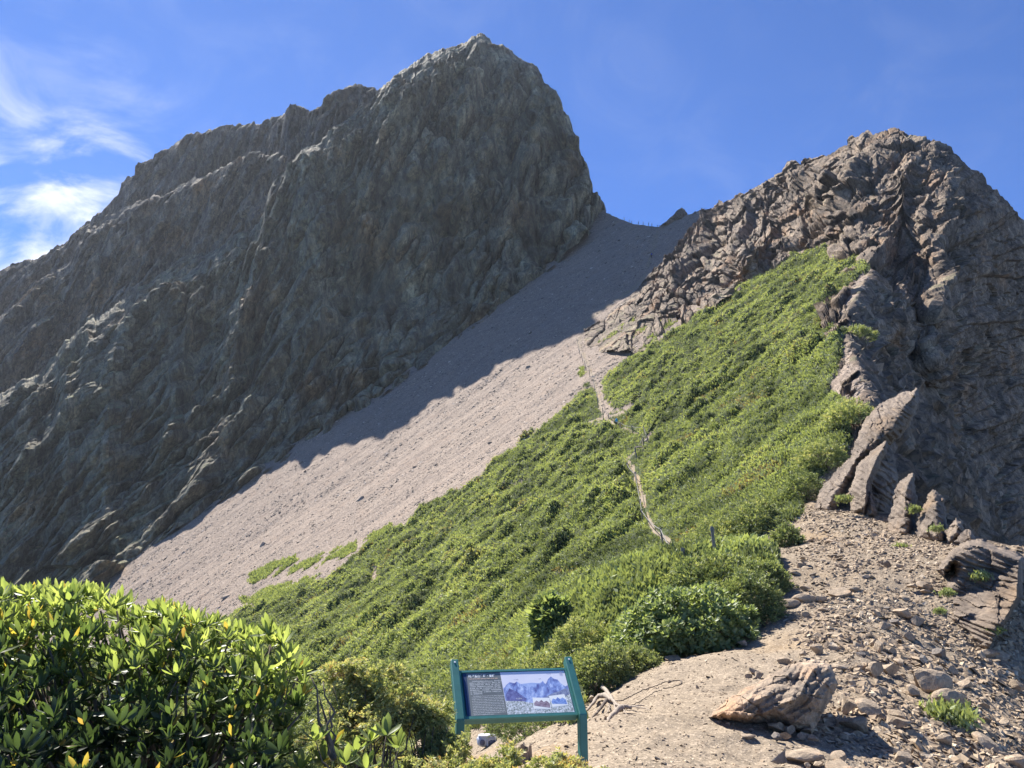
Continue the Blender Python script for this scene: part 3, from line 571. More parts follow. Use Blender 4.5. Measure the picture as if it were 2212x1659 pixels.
ti = .42+fbm(P, (7, 7, 7), 3, 101)*.75+fbm(P, 1.6, 2, 102)*.25+RNG.normal(size=len(P))*.10+np.clip(puff[r_, k_]-1.1, -1, 1)*.22  # last term paints shade: cushion crests tinted lighter, hollows darker
br = fbm(P, 5, 2, 107) > .52; ti = np.where(br & (RNG.random(len(P)) < .5), 1.0, np.clip(ti, 0, .9))
sz = .08+.0022*P[:, 1]; P = P+N*(sz*.15)[:, None]
o = tufts('juniper_scrub', P, N, sz*(.8+.5*RNG.random(len(P))), ti, M_JUN, lie=1); tag(o, 'low green juniper scrub carpeting the whole slope left of the crag', 'shrubs', kind='stuff')
P, N, _ = sample(patch & scree, 9000, 1, 0, ymin=40)
o = tufts('grass', P, N, .25+.0015*P[:, 1], np.full(len(P), .48)+RNG.normal(size=len(P))*.16, M_JUN); tag(o, 'flat green patches growing on the scree', 'ground cover', kind='stuff')
#NEXT

# ------------------------------------------------------------------ solid rocks cut from an outline, with front, back and thickness
M_STN = rock_mat('loose_stone', (.27, .21, .15), (.38, .30, .215), (.50, .41, .30), (.42, .27, .16), .12, bump=.5)
M_STND = rock_mat('grey_stone', (.13, .115, .10), (.20, .175, .155), (.28, .25, .22), (.25, .18, .12), .12, bump=.5)
def relief(name, poly, yb, k, front, thick, crest, disp, mat, res=1.9, parent=None, w=14, jit=2.5, seed=1):
    poly = np.asarray(poly, float); u0, v0 = poly.min(0)-6; u1, v1 = poly.max(0)+6
    u = np.arange(u0, u1, res); v = np.arange(v0, v1, res); U, V = np.meshgrid(u, v)
    P0 = at(U, V, yb+k*(v1-V)); j1 = fbm(P0, res*yb/FPX*9, 3, seed)*jit*2; j2 = fbm(P0+9, res*yb/FPX*9, 3, seed+1)*jit*2
    ins = inpoly(U+j1, V+j2, poly)
    d = pline(U+j1, V+j2, np.r_[poly, poly[:1]])[0]; d = np.where(ins, d, 0)
    g = 1-np.exp(-d/w); g = np.where(ins, g, 0)
    pxm = yb/FPX
    f = front*g
    for pl, w1, w2, A in crest:
        dd, sd, t = pline(U, V, pl); ww = np.where(sd > 0, w1, w2); f = f+A*np.clip(1-dd/ww, 0, 1)**1.1*g
    f = f+disp(P0)*np.minimum(1, g*1.6)
    Y = yb+k*(v1-V); Pf = at(U, V, Y-f); Pb = at(U, V, Y+thick*g+.004)
    m = ins[:-1, :-1] & ins[1:, :-1] & ins[:-1, 1:] & ins[1:, 1:]
    F = grid_faces(len(v), len(u), m)
    n = U.size; edge = {}
    allV = np.r_[Pf.reshape(-1, 3), Pb.reshape(-1, 3)]
    # side wall along the outline
    H = []
    mm = np.pad(m, 1); idx = np.arange(n).reshape(U.shape)
    r, c = np.nonzero(m)
    for dr, dc, a, b in ((-1, 0, (0, 0), (0, 1)), (1, 0, (1, 1), (1, 0)), (0, -1, (1, 0), (0, 0)), (0, 1, (0, 1), (1, 1))):
        e = ~mm[r+1+dr, c+1+dc]; A_ = idx[r[e]+a[0], c[e]+a[1]]; B_ = idx[r[e]+b[0], c[e]+b[1]]
        H.append(np.stack([A_, A_+n, B_+n, B_], 1))
    F = np.concatenate([F, F[:, ::-1]+n]+H); Vv, F, _ = compact(allV, F)
    return mk(name, Vv, [F], mat, parent)
def rockdisp(s, amp, seed, strata=None):
    def f(P):
        a, _, c, _ = worley(P+fbm(P, s, 2, seed)[..., None]*s*.4, s, seed+1); b, _, c2, _ = worley(P, s*.4, seed+2)
        r = amp*(a*1.0+b*.45-np.exp(-c*9)*.35+fbm(P, s*.25, 3, seed+3)*.25)
        if strata is not None:
            q = P@np.asarray(strata)+fbm(P, s*1.5, 3, seed+5)*.35; r = r+amp*.45*(np.abs((q % 1)-.5)*2-.5)+amp*.2*np.sin(q*17)
        return r
    return f
def zr3(l): return [(1404+.3648*a, 1076.6+.3648*b) for a, b in l]
def zfn(l): return [(1731.6+.2256*a, 936+.2256*b) for a, b in l]
FINS = [
 ('tall tan rock fin leaning against the crag behind the junipers', [(1980,838),(1990,860),(1976,900),(1960,930),(1925,960),(1900,980),(1860,1000),(1845,1040),(1820,1080),(1812,1112),(1780,1125),(1757,1100),(1762,1080),(1775,1050),(1810,1010),(1835,985),(1850,940),(1870,900),(1900,870),(1940,850)], 28.5, .0075, [([(1992,850),(1965,905),(1925,965),(1870,1030),(1830,1095)],95,10,2.0)]),
 ('pointed grey rock fin with a dark flat right face', zfn([(820,50),(850,170),(930,400),(905,560),(860,700),(840,800),(600,820),(455,790),(470,640),(440,560),(470,470),(540,280),(620,210),(720,110)]), 27.2, .007, [([(1917,950),(1893,990),(1872,1040),(1866,1110)],52,12,1.5)]),
 ('small stub of rock at the foot of the dark fin', zfn([(650,548),(690,620),(720,740),(700,800),(615,800),(605,640)]), 26.3, .005, [([(1882,1062),(1888,1115)],22,8,.5)]),
 ('narrow upright rock fin standing free in the middle of the row', zfn([(1050,365),(1085,390),(1095,560),(1110,750),(1090,880),(1070,1040),(900,1040),(815,1000),(820,880),(830,790),(870,640),(890,530),(930,460)]), 24.2, .008, [([(1972,1022),(1968,1060),(1966,1100),(1962,1170)],56,12,1.5)]),
 ('blocky rock fin with a knobbly top right of the narrow fin', zfn([(1240,530),(1290,540),(1370,630),(1380,720),(1400,900),(1430,1080),(1250,1080),(1085,1020),(1090,860),(1150,700),(1190,640),(1210,570)]), 22.8, .008, [([(2040,1065),(2038,1110),(2036,1170)],66,14,1.5)]),
 ('low tan rock knob at the right end of the fins', zfn([(1470,795),(1530,830),(1560,900),(1540,1000),(1470,1080),(1400,1060),(1360,950),(1420,860)]), 21.6, .006, [([(2078,1125),(2076,1170)],38,12,.8)]),
 ('small pale rock tooth on the shoulder crest before the shaded wall', zfn([(1570,905),(1640,930),(1680,1010),(1720,1080),(1600,1090),(1460,1060),(1490,970)]), 20.6, .006, [([(2104,1145),(2106,1180)],36,10,.6)]),
]
for i, (lab, poly, y, k, cr) in enumerate(FINS):
    o = relief('rock_fin', poly, y, k, .30, 1.2, cr, rockdisp(.9, .22, 200+i*7, (1.1, .3, .9)), M_FIN, 1.8, seed=i+3); tag(o, lab, 'rock fin', 'rock fins in a row at the foot of the crag')
rib = zr3([(1690,420),(1770,310),(1880,240),(1960,240),(2060,275),(2160,300),(2230,350),(2300,420),(2290,560),(2205,640),(2150,720),(2080,790),(2090,850),(2220,850),(2300,900),(2300,1050),(2180,970),(2060,930),(1960,900),(1880,830),(1800,760),(1700,690),(1745,600),(1740,520),(1800,440),(1800,400),(1740,470)])
o = relief('rock_slab', rib, 15.6, .0118, .7, 4.5, [([(2040,1170),(2120,1180),(2200,1210),(2195,1290),(2160,1355)],140,12,1.3)], rockdisp(1.0, .16, 301, (.9, .5, 1.3)), M_FIN, 1.9, w=5, seed=31); tag(o, 'long sloping layered rock slab along the right edge with grass tufts in its cracks', 'rock')
o = relief('rock_slab', zr3([(2212,470),(2330,520),(2330,860),(2160,760),(2090,700),(2140,600)]), 17.6, .002, .3, 1.0, [], rockdisp(1.2, .2, 311), M_FIN, 2.2, seed=37); tag(o, 'dark shaded rock face at the right edge under the sloping slab', 'rock')
BO = zr3([(335,1300),(380,1255),(450,1190),(560,1120),(640,1085),(800,990),(900,965),(960,950),(1070,985),(1100,1040),(1112,1100),(1070,1200),(1010,1300),(960,1400),(870,1375),(760,1325),(560,1335),(440,1310)])
by = hit(1700, 1575)[0]; print('boulder y', by, 'fin base', hit([1770, 1900, 2000], [1105, 1112, 1168]))
def bdisp(P):
    q = P@np.array([2.0, .6, -4.6])+fbm(P, .7, 2, 401)*.7; a, _, c, _ = worley(P*np.array([.6, 1, 1.6]), .34, 402); b = worley(P, .12, 403)[0]
    return .085*a+.03*b+.085*(np.abs((q*1.1 % 1)-.5)*2-.5)+.03*(np.abs((q*3.3 % 1)-.5)*2-.5)+fbm(P, .06, 3, 405)*.02-np.exp(-c*10)*.03
o = relief('boulder', BO, by, .0036, .30, .9, [([(1565,1535),(1640,1485),(1740,1445),(1790,1440)],150,20,.12),([(1690,1535),(1715,1500),(1760,1500)],30,20,.12),([(1600,1545),(1610,1520),(1690,1490),(1790,1470)],60,14,.10)], bdisp, M_BOULDER, 1.3, w=10, jit=2, seed=41)
tag(o, 'big layered orange and grey boulder lying tilted beside the trail', 'boulder')
# two small spires on the skyline of the pass
o = relief('rock_spire', [(1420,488),(1440,476),(1462,455),(1472,445),(1484,458),(1492,474),(1470,490)], 272, .01, 1.5, 5, [([(1474,448),(1470,488)],16,8,2)], rockdisp(2.5, .9, 421), M_CRAG, 1.5, w=5, jit=1.5, seed=45); tag(o, 'sharp pointed rock spire on the skyline of the pass', 'rock spire')
o = relief('rock_spire', [(1462,492),(1488,470),(1500,455),(1512,462),(1522,478),(1530,500),(1480,505)], 266, .01, 1.5, 5, [([(1508,460),(1515,490)],16,8,2)], rockdisp(2.5, .9, 431), M_CRAG, 1.5, w=5, jit=1.5, seed=47); tag(o, 'blunt leaning rock block beside the pointed spire on the pass', 'rock')

# ------------------------------------------------------------------ loose stones: each one an object
def stone_mesh(seed, planes=13, sub=3):
    r = np.random.default_rng(seed); import bmesh
    bm = bmesh.new(); bmesh.ops.create_icosphere(bm, subdivisions=sub, radius=1); V = np.array([v.co[:] for v in bm.verts])
    for _ in range(planes):
        n = r.normal(size=3); n /= np.linalg.norm(n); h = .30+.5*r.random(); d = V@n-h; V = V-np.where(d > 0, d, 0)[:, None]*n
    V = V*(1+fbm(V+seed, .5, 3, seed)[:, None]*.05)
    for v, c in zip(bm.verts, V): v.co = c
    me = bpy.data.meshes.new('stone'); bm.to_mesh(me); bm.free()
    me.polygons.foreach_set('use_smooth', np.zeros(len(me.polygons), bool)); return me
SM = [stone_mesh(500+i) for i in range(9)]
for i, m in enumerate(SM): m.materials.append(M_STND if i == 6 else M_STN)
SLAB = [stone_mesh(540+i, 7) for i in range(4)]
for m in SLAB: m.materials.append(M_STN)
def stone_at(P, w, h, label, group, proto=None, dep=None, rot=None, name='stone', cat='stone', sink=.25):
    me = proto or rnd.choice(SM); o = bpy.data.objects.new(name, me); COL.objects.link(o)
    o.scale = (w/1.35, (dep or w*rnd.uniform(.6, .95))/1.35, h/1.35); o.location = [float(P[0]), float(P[1]), float(P[2])+h*(.5-sink)]
    o.rotation_euler = rot or (rnd.uniform(-.25, .25), rnd.uniform(-.25, .25), rnd.uniform(0, 3.14)); return tag(o, label, cat, group)
SG = 'loose stones scattered over the rubble shoulder'
ANCH = [('the large bright green tuft', 1740, 1250), ('the layered reddish rock', 1650, 1095), ('the boulder', 780, 1180), ('the three stone cairn', 905, 395), ('the low flat cairn', 1100, 350), ('the narrow rock fin', 1430, 220), ('the sloping rock slab', 1780, 560), ('the tan slabs at the trail crest', 1000, 590), ('the wide flat slab at the bottom edge', 920, 1512), ('the pale grey rock', 1780, 1175), ('the bottom right corner of the rubble', 2150, 1560), ('the tuft where slab and rubble meet', 1710, 665), ('the leafy shrub', 620, 700)]
USED = {}
def LST(u, v, w, h):
    r = h/max(w, 1); shp = 'flat' if r < .42 else ('chunky' if r > .68 else 'angular'); big = 'large' if w > 80 else ('middling' if w > 50 else ('small' if w > 34 else 'tiny'))
    n, au, av = min(ANCH, key=lambda t: (t[1]-u)**2+(t[2]-v)**2*1.5); dx, dy = u-au, (v-av)*1.2
    side = ('right of' if dx > 0 else 'left of') if abs(dx) > abs(dy) else ('below' if dy > 0 else 'above'); far = 'just ' if math.hypot(dx, dy) < 130 else ('well ' if math.hypot(dx, dy) > 300 else '')
    return f'{big} {shp} tan stone {far}{side} {n}'
LS = [(1095,262,70,30),(1187,268,35,32),(1090,342,60,20),(1340,220,50,30),(1405,380,55,45),(1270,462,45,30),(1475,398,35,25),(1560,515,55,25),(1610,505,50,30),(1650,518,55,30),(1630,545,45,18),(960,450,50,20),(870,445,60,20),(920,525,40,20),
 (1340,680,55,28),(1395,748,55,40),(1585,715,80,45),(1490,670,90,40),(1550,815,70,50),(1445,725,50,35),(1710,905,70,70),(1640,960,90,30),(1420,1005,90,60),(1340,1000,60,70),(1480,965,60,35),(2090,930,90,40),(1980,920,110,40),(2150,1110,80,60),(1560,1130,55,45),
 (1460,1275,95,50),(1470,1320,120,60),(1220,1330,140,70),(1175,1225,60,65),(1295,1230,100,65),(1730,1420,70,60),(1500,1540,90,70),(2160,1560,110,80),(1580,1450,90,50),(1120,1520,60,35),(1000,1565,60,20),(935,1580,30,22),(765,1350,80,45),(825,1365,50,50),(750,1400,60,45),(800,1400,80,35),(905,1400,50,30),(950,1415,60,30),
 (615,1020,70,30),(645,1045,50,40),(585,1050,40,25),(785,950,70,30),(985,880,60,50),(1085,880,60,30),(910,915,40,30),(1075,745,30,18),(1060,800,50,16),(860,832,40,14),(545,850,50,25),(340,845,40,18),(1360,870,60,50),(1440,900,50,40),(1870,1090,110,60),(1960,1230,80,50),(2080,1330,90,50),(1890,1300,80,40),(1990,1440,110,60),(1370,1130,70,40),(1700,1010,60,50),(1800,1020,70,50),(1330,850,40,40),(1240,920,50,40),(1130,1000,70,40),(1190,1060,60,40)]
for (a, b, w, h) in LS:
    (u, v), = zr3([(a, b+h*.45)]); P = ground_at(u, v); px = .3648*P[1]/FPX
    stone_at(P, w*px*1.1, max(h*px*1.15, w*px*.28), LST(a, b, w, h), SG)
P_, N_, _ = sample(dirt, 900, 1, 0, ymin=6, ymax=34, umin=1500, umax=2240)
cnt = 0
for P, n in zip(P_, N_):
    u, v = project(P); a, b = (u-1404)/.3648, (v-1076.6)/.3648
    r = float(fbm(P[None], 1.8, 2, 91)[0])+(.5 if u > 1850 and v > 1290 else -.15)
    if b > 830+.0*a and u < 1790 and v > 1400: continue
    if r < .12 or cnt > 175: continue
    w = (.035+.10*rnd.random()**2)*(P[1]/10)**.55; hh = rnd.uniform(.3, .8); stone_at(P, w, w*hh, LST(a, b, w/(.3648*P[1]/FPX), w*hh/(.3648*P[1]/FPX)), SG); cnt += 1
print('random stones', cnt)
SLB = [(805,630,110,26,'thin tan slab lying at the trail edge nearest the leafy shrub'),(925,592,115,34,'long tan slab in the middle of the trail edge row'),(1000,600,60,15,'short flat slab beside the long ones on the trail edge'),(1130,558,150,24,'longest flat orange tan slab on the trail crest'),(1215,538,50,10,'small thin slab at the right end of the trail crest row')]
for a, b, w, h, lab in SLB:
    (u, v), = zr3([(a, b+h*.4)]); P = ground_at(u, v); px = .3648*P[1]/FPX
    stone_at(P, w*px*1.15, h*px*1.1+.05, lab, 'flat slabs edging the trail', SLAB[rnd.randrange(4)], w*px*.5, (.1, -.12, .25), 'stone_slab', 'stone slab')
for a, b, w, h, lab, mt in ((920,1512,185,40,'wide flat tan slab half sunk at the bottom edge of the trail',0),(1120,1585,160,26,'thin flat slab at the bottom edge right of the wide one',1),(570,1410,90,30,'small wedge shaped stone alone on the trail below the boulder',2),(1650,1095,190,95,'large layered reddish rock in the rubble above the green tuft',3),(1780,1175,150,80,'pale grey rock just above the bright green tuft',0),(140,942,110,16,'flat orange slab at the trail edge under the juniper',1),(210,957,70,12,'thin flat slab on the trail just right of the orange slab',2)):
    (u, v), = zr3([(a, b+h*.45)]); P = ground_at(u, v); px = .3648*P[1]/FPX
    stone_at(P, w*px*1.1, h*px*1.2, lab, None, SLAB[mt], w*px*.6, (.08, -.1, .3))
# upright triangular stone
u, v = 1684, 1642; y = hit(u, v)[0]
o = relief('stone', [(1661,1645),(1672,1636),(1696,1616),(1697,1632),(1702,1648),(1680,1652)], y, 0, .02, .05, [], rockdisp(.1, .006, 451), M_STND, 1.2, w=4, jit=.6); tag(o, 'dark triangular stone standing on edge on the trail', 'stone')
# cairn
def cairn(u, v, parts, lab):
    P = ground_at(u, v); t = empty('cairn', P, lab, 'cairn', 'small cairns on the bare shoulder'); z = 0; px = P[1]/FPX
    for w, h in parts:
        me = rnd.choice(SM); o = bpy.data.objects.new('stone', me); COL.objects.link(o); o.parent = t
        o.scale = (w*px/1.35, w*px*.8/1.35, h*px/1.35); o.location = (rnd.uniform(-.1, .1)*w*px, 0, z+h*px*.45); o.rotation_euler = (rnd.uniform(-.15, .15), rnd.uniform(-.15, .15), rnd.uniform(0, 3)); z += h*px*.85
cairn(1734, 1228, [(19,15),(13,8),(14,5)], 'little cairn of three stones near the leafy shrub')
cairn(1806, 1212, [(24,7),(20,6),(13,4)], 'low flat cairn on the bare shoulder right of the three stone one')

# ------------------------------------------------------------------ leaves
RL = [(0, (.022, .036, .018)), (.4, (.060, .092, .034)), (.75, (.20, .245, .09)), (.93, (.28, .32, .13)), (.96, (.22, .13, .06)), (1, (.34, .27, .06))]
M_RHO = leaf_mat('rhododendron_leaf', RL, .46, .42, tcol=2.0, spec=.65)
M_RHO2 = leaf_mat('shrub_leaf', [(0, (.08, .11, .055)), (.5, (.18, .23, .105)), (1, (.32, .36, .17))], .35, .5, tcol=1.8, spec=.4)
M_BARK = plain('grey_bark', (.13, .105, .085), .9, var=.4, sc=30, spec=.2)
M_DEAD = plain('bleached_wood', (.30, .25, .20), .85, var=.35, sc=40, spec=.2)
M_JSP = leaf_mat('juniper_spray', [(0, (.045, .062, .038)), (.4, (.13, .165, .08)), (.7, (.27, .305, .14)), (.93, (.48, .47, .25)), (1, (.38, .25, .12))], .35, .55, tcol=1.5, spec=.25)
LT = np.array([0, .22, .5, .78, 1.0]); LW = np.array([.12, .75, 1.0, .78, .05])
def whorls(name, P, D, nl, L, mat, tint, parent=None, open_=.8, width=.17):
    n = len(P); D = D/np.linalg.norm(D, axis=1, keepdims=True); t, b, d = frames(D)
    ph = RNG.random((n, 1))*6.28+np.arange(nl)[None]*(6.283/nl)+RNG.normal(size=(n, nl))*.2
    op = np.clip(open_+RNG.normal(size=(n, nl))*.28, .12, 1.5)
    rad = np.cos(ph)[..., None]*t[:, None]+np.sin(ph)[..., None]*b[:, None]
    ax = rad*np.sin(op)[..., None]+d[:, None]*np.cos(op)[..., None]
    side = np.cross(ax, d[:, None]+0*ax); side /= np.linalg.norm(side, axis=-1, keepdims=True)+1e-6; nor = np.cross(side, ax)
    Ln = (L[:, None]*(.75+.45*RNG.random((n, nl))))[..., None]
    V = []
    for tt, ww in zip(LT, LW):
        c = P[:, None]+ax*Ln*tt+rad*Ln*.02-nor*Ln*(.10*math.sin(tt*3.0)); c = c-np.array([0, 0, 1])*Ln*.12*tt*tt*np.sin(op)[..., None]
        w = Ln*width*ww
        V += [c-side*w+nor*w*.35, c, c+side*w+nor*w*.35]
    V = np.stack(V, 2).reshape(-1, 3); m = n*nl
    q = []
    for i in range(4):
        for j in range(2): a = i*3+j; q.append((a, a+1, a+4, a+3))
    F = (np.array(q)[None]+(np.arange(m)*15)[:, None, None]).reshape(-1, 4)
    ti = np.clip(tint[:, None]+RNG.normal(size=(n, nl))*.12, 0, .93); ti = np.where(RNG.random((n, nl)) < .02, .97+.03*RNG.random((n, nl)), ti)
    return mk(name, V, [F], mat, parent, smooth=True, attr={'tint': np.repeat(ti.ravel(), 15)})
def sprays(name, P, D, size, mat, tint, parent=None, k=16, w=.16):
    """feathery juniper sprays: a curved axis with scale-leaf branchlets along it"""
    n = len(P); D = D/np.linalg.norm(D, axis=1, keepdims=True); t, b, d = frames(D); V = []; T = []
    for j in range(k):
        s = (j+.5)/k; sg = 1 if j % 2 else -1
        c = P+D*(size*(s-.3))[:, None]-np.array([0, 0, 1])*(size*.35*s*s)[:, None]
        dd = D*.75+t*sg*(.75*(1-s*.6))+RNG.normal(size=(n, 3))*.22-np.array([0, 0, .25]); dd /= np.linalg.norm(dd, axis=1, keepdims=True)
        Ls = size*(.42*(1-s*.45))*(.8+.4*RNG.random(n)); ww = np.cross(dd, RNG.normal(size=(n, 3))); ww /= np.linalg.norm(ww, axis=1, keepdims=True)+1e-9
        V += [c, c+dd*(Ls*.45)[:, None]+ww*(Ls*w)[:, None], c+dd*Ls[:, None], c+dd*(Ls*.45)[:, None]-ww*(Ls*w)[:, None]]
        tj = tint+.20*s+RNG.normal(size=n)*.07; T += [tj-.22, tj, tj+.22, tj]
    V = np.stack(V, 1).reshape(-1, 3); T = np.clip(np.stack(T, 1), 0, 1).ravel()
    F = (np.arange(4*k).reshape(k, 4)[None]+(np.arange(n)*4*k)[:, None, None]).reshape(-1, 4)
    return mk(name, V, [F], mat, parent, attr={'tint': T})
def sample_poly(poly, n):
    poly = np.asarray(poly, float); lo = poly.min(0); hi = poly.max(0); out = np.zeros((0, 2))
    while len(out) < n:
        q = lo+RNG.random((n*3, 2))*(hi-lo); out = np.r_[out, q[inpoly(q[:, 0], q[:, 1], poly)]]
    return out[:n]
def branch_set(root, tips, r0, parent, mat=None, n=7, wob=.08, name='branches'):
    B = MB(); root = np.asarray(root, float)
    for k, tp in enumerate(tips):
        s = np.linspace(0, 1, n)[:, None]; tp = np.asarray(tp, float); L = np.linalg.norm(tp-root)
        pts = root+(tp-root)*s; pts[:, 2] += (-.18*L*np.sin(s[:, 0]*math.pi)*(tp[2] > root[2]-.1))*.5
        pts = pts+np.array([[rnd.gauss(0, 1)*wob*L*.5 for _ in range(3)] for _ in range(n)])*np.sin(s*math.pi*.9)
        B.tube(pts, r0*(1-.82*s[:, 0]), 5)
    return B.build(name, mat or M_BARK, parent, smooth=True)

# foreground rhododendron
RPOLY = [(-160,1272),(0,1284),(100,1284),(200,1280),(300,1306),(400,1322),(440,1338),(490,1362),(560,1358),(620,1384),(640,1440),(660,1490),(660,1560),(610,1640),(560,1720),(-160,1790)]
topv = np.array([(-200,1250),(0,1250),(200,1250),(300,1275),(440,1310),(560,1330),(620,1350),(690,1450),(700,1500)], float)
q = sample_poly(RPOLY, 2500)
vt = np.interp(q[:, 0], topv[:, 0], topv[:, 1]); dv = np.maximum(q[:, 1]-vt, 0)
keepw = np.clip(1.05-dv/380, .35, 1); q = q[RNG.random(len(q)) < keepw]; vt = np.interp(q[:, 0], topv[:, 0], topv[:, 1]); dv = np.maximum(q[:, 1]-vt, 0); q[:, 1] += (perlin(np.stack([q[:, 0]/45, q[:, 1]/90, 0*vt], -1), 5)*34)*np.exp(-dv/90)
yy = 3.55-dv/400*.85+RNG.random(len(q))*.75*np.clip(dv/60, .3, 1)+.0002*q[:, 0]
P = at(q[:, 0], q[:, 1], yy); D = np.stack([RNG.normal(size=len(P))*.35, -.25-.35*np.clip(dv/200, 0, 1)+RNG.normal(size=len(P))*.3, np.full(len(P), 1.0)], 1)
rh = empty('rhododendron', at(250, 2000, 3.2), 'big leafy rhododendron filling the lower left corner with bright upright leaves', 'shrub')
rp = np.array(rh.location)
whorls('foliage', P-rp, D, 9, .046+.046*RNG.random(len(P)), M_RHO, .82-.0021*dv+RNG.normal(size=len(P))*.12, rh, .60, .125)  # lower whorls get a darker tint, painting the shade inside the bush
tips = (P-rp)[RNG.choice(len(P), 150)]-np.array([0, 0, .03]); branch_set((0, .2, 0), tips, .022, rh)
tw = [at(u, v, 3.5)-rp for u, v in ((700,1475),(690,1500),(712,1530),(670,1460),(720,1560))]
branch_set(at(720, 1640, 3.4)-rp, tw, .012, rh, M_BARK, name='bare_twigs', wob=.12)
rh2 = empty('rhododendron', at(810, 1800, 3.4), 'low rhododendron shoot with a few curved leaves among the junipers', 'shrub'); r2 = np.array(rh2.location)
q2 = np.array([(835,1590),(800,1600),(770,1625),(860,1615),(745,1650),(700,1640),(790,1660),(650,1660),(720,1610),(680,1600)]); P = at(q2[:, 0], q2[:, 1], 3.3+.25*RNG.random(len(q2)))
whorls('foliage', P-r2, np.tile([.1, -.3, 1.], (len(P), 1))+RNG.normal(size=(len(P), 3))*.25, 8, np.full(len(P), .085), M_RHO, np.full(len(P), .6), rh2, .7, .17); branch_set((0, 0, 0), P-r2, .01, rh2)

# foreground junipers
def juniper(lab, poly, y0, y1, n, size, tint, root, group='junipers growing round the sign', dead=6, k=16, name='juniper'):
    q = sample_poly(poly, n); v0 = np.asarray(poly)[:, 1].min(); t = empty(name, at(root[0], root[1], root[2]), lab, 'juniper', group); r = np.array(t.location)
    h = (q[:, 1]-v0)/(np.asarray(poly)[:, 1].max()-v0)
    y = y1-(y1-y0)*h*.7+RNG.random(n)*(y1-y0)*.5; P = at(q[:, 0], q[:, 1], y)
    P = P+fbm(P, .35, 2, 7)[:, None]*np.array([.05, .25, .05]); cl = fbm(P, .30*size/.1, 2, 8)
    D = np.stack([RNG.normal(size=n)*.7, -.55+RNG.normal(size=n)*.5, .45+RNG.normal(size=n)*.35], 1)
    kp = cl > -.10; P, D, h_, cl = P[kp], D[kp], h[kp], cl[kp]
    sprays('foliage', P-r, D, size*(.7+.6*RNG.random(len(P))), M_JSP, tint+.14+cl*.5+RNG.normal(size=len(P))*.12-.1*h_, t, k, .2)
    tips = (P-r)[RNG.choice(len(P), 46)]; branch_set((0, 0, 0), tips, .016*size/.1, t)
    if dead:
        tp = (P-r)[RNG.choice(len(P), dead)]+np.array([0, -.03, .03]); branch_set(((P-r).mean(0)-np.array([0, 0, .2])), tp, .008*size/.1, t, M_DEAD, name='dead_twigs', wob=.2)
    return t
juniper('bushy juniper with yellow tips between the rhododendron and the slope', [(690,1442),(740,1430),(800,1420),(835,1418),(870,1430),(900,1462),(915,1500),(890,1545),(850,1575),(880,1640),(860,1700),(620,1700),(690,1580),(705,1500)], 4.3, 5.2, 3200, .08, .50, (800,1900,4.6))
juniper('juniper spreading round the foot of the left sign post', [(855,1545),(900,1505),(960,1520),(1000,1554),(1008,1590),(1003,1625),(1000,1659),(1000,1720),(840,1720),(860,1620)], 4.4, 5.1, 4200, .08, .46, (940,1900,4.7))
juniper('feathery juniper boughs below the sign panel in front of the backpack', [(985,1668),(1010,1648),(1035,1636),(1060,1640),(1088,1628),(1108,1606),(1122,1610),(1112,1632),(1118,1645),(1106,1665),(1130,1720),(960,1720),(940,1680)], 3.9, 4.5, 1500, .075, .56, (1050,1950,4.2))
juniper('low juniper with pale tips at the foot of the right sign post', [(1110,1690),(1150,1655),(1185,1648),(1205,1622),(1225,1628),(1262,1642),(1272,1665),(1310,1652),(1330,1672),(1340,1720),(1100,1720)], 3.9, 4.4, 1000, .07, .56, (1210,1950,4.2))
juniper('pale juniper sprays along the bottom edge left of centre', [(560,1668),(620,1652),(700,1625),(760,1655),(860,1640),(960,1640),(960,1740),(540,1740)], 3.1, 3.6, 1400, .06, .58, (740,1950,3.4))

# shrubs on the shoulder between trail and slope
def bush(name, lab, u, v, wpx, hpx, kind, n, size, tint, cat='shrub', group=None, ypush=0, dpt=1.0):
    P0 = ground_at(u, v); P0 = P0+np.array([0, ypush, 0]); px = P0[1]/FPX; rx = wpx*px/2; rz = hpx*px; t = empty(name, P0, lab, cat, group)
    d = RNG.normal(size=(n, 3)); d[:, 2] = np.abs(d[:, 2]); d /= np.linalg.norm(d, axis=1, keepdims=True); rr = .62+.38*RNG.random((n, 1))**.5
    lump = 1+.28*fbm(d*1.4+rnd.random()*30, .7, 3, 5)[:, None]
    P = d*rr*lump*np.array([rx, rx*dpt, rz]); P[:, 2] -= .05*rz
    if kind == 'leaf': whorls('foliage', P, d*.5+np.array([0, -.2, .8])+RNG.normal(size=(n, 3))*.25, 6, size*(.8+.4*RNG.random(n)), M_RHO2, tint+RNG.normal(size=n)*.18, t, .85, .2)
    else: sprays('foliage', P, d*.8+np.array([-.1, -.1, .35])+RNG.normal(size=(n, 3))*.35, size*(.7+.6*RNG.random(n)), M_JSP, tint+fbm(P, rx*.3, 2, 9)*.4+RNG.normal(size=n)*.08, t, 10, .2)
    branch_set((0, 0, -.1), P[RNG.choice(n, 40)]*.97, max(.012, rx*.03), t, M_DEAD if kind != 'leaf' else M_BARK); return t
bush('rhododendron_shrub', 'broad leafy rhododendron shrub with glossy leaves left of the trail crest', 1490, 1390, 290, 118, 'leaf', 2600, .12, .55)
bush('rhododendron_shrub', 'smaller leafy rhododendron shrub at the left flank of the broad one', 1385, 1405, 140, 78, 'leaf', 900, .12, .62)
bush('rhododendron_shrub', 'round dark leafy shrub alone in the juniper slope', 1198, 1366, 92, 72, 'leaf', 900, .24, .55)
bush('rhododendron_shrub', 'low yellowing leafy shrub at the trail edge', 1440, 1418, 110, 36, 'leaf', 420, .08, .85)
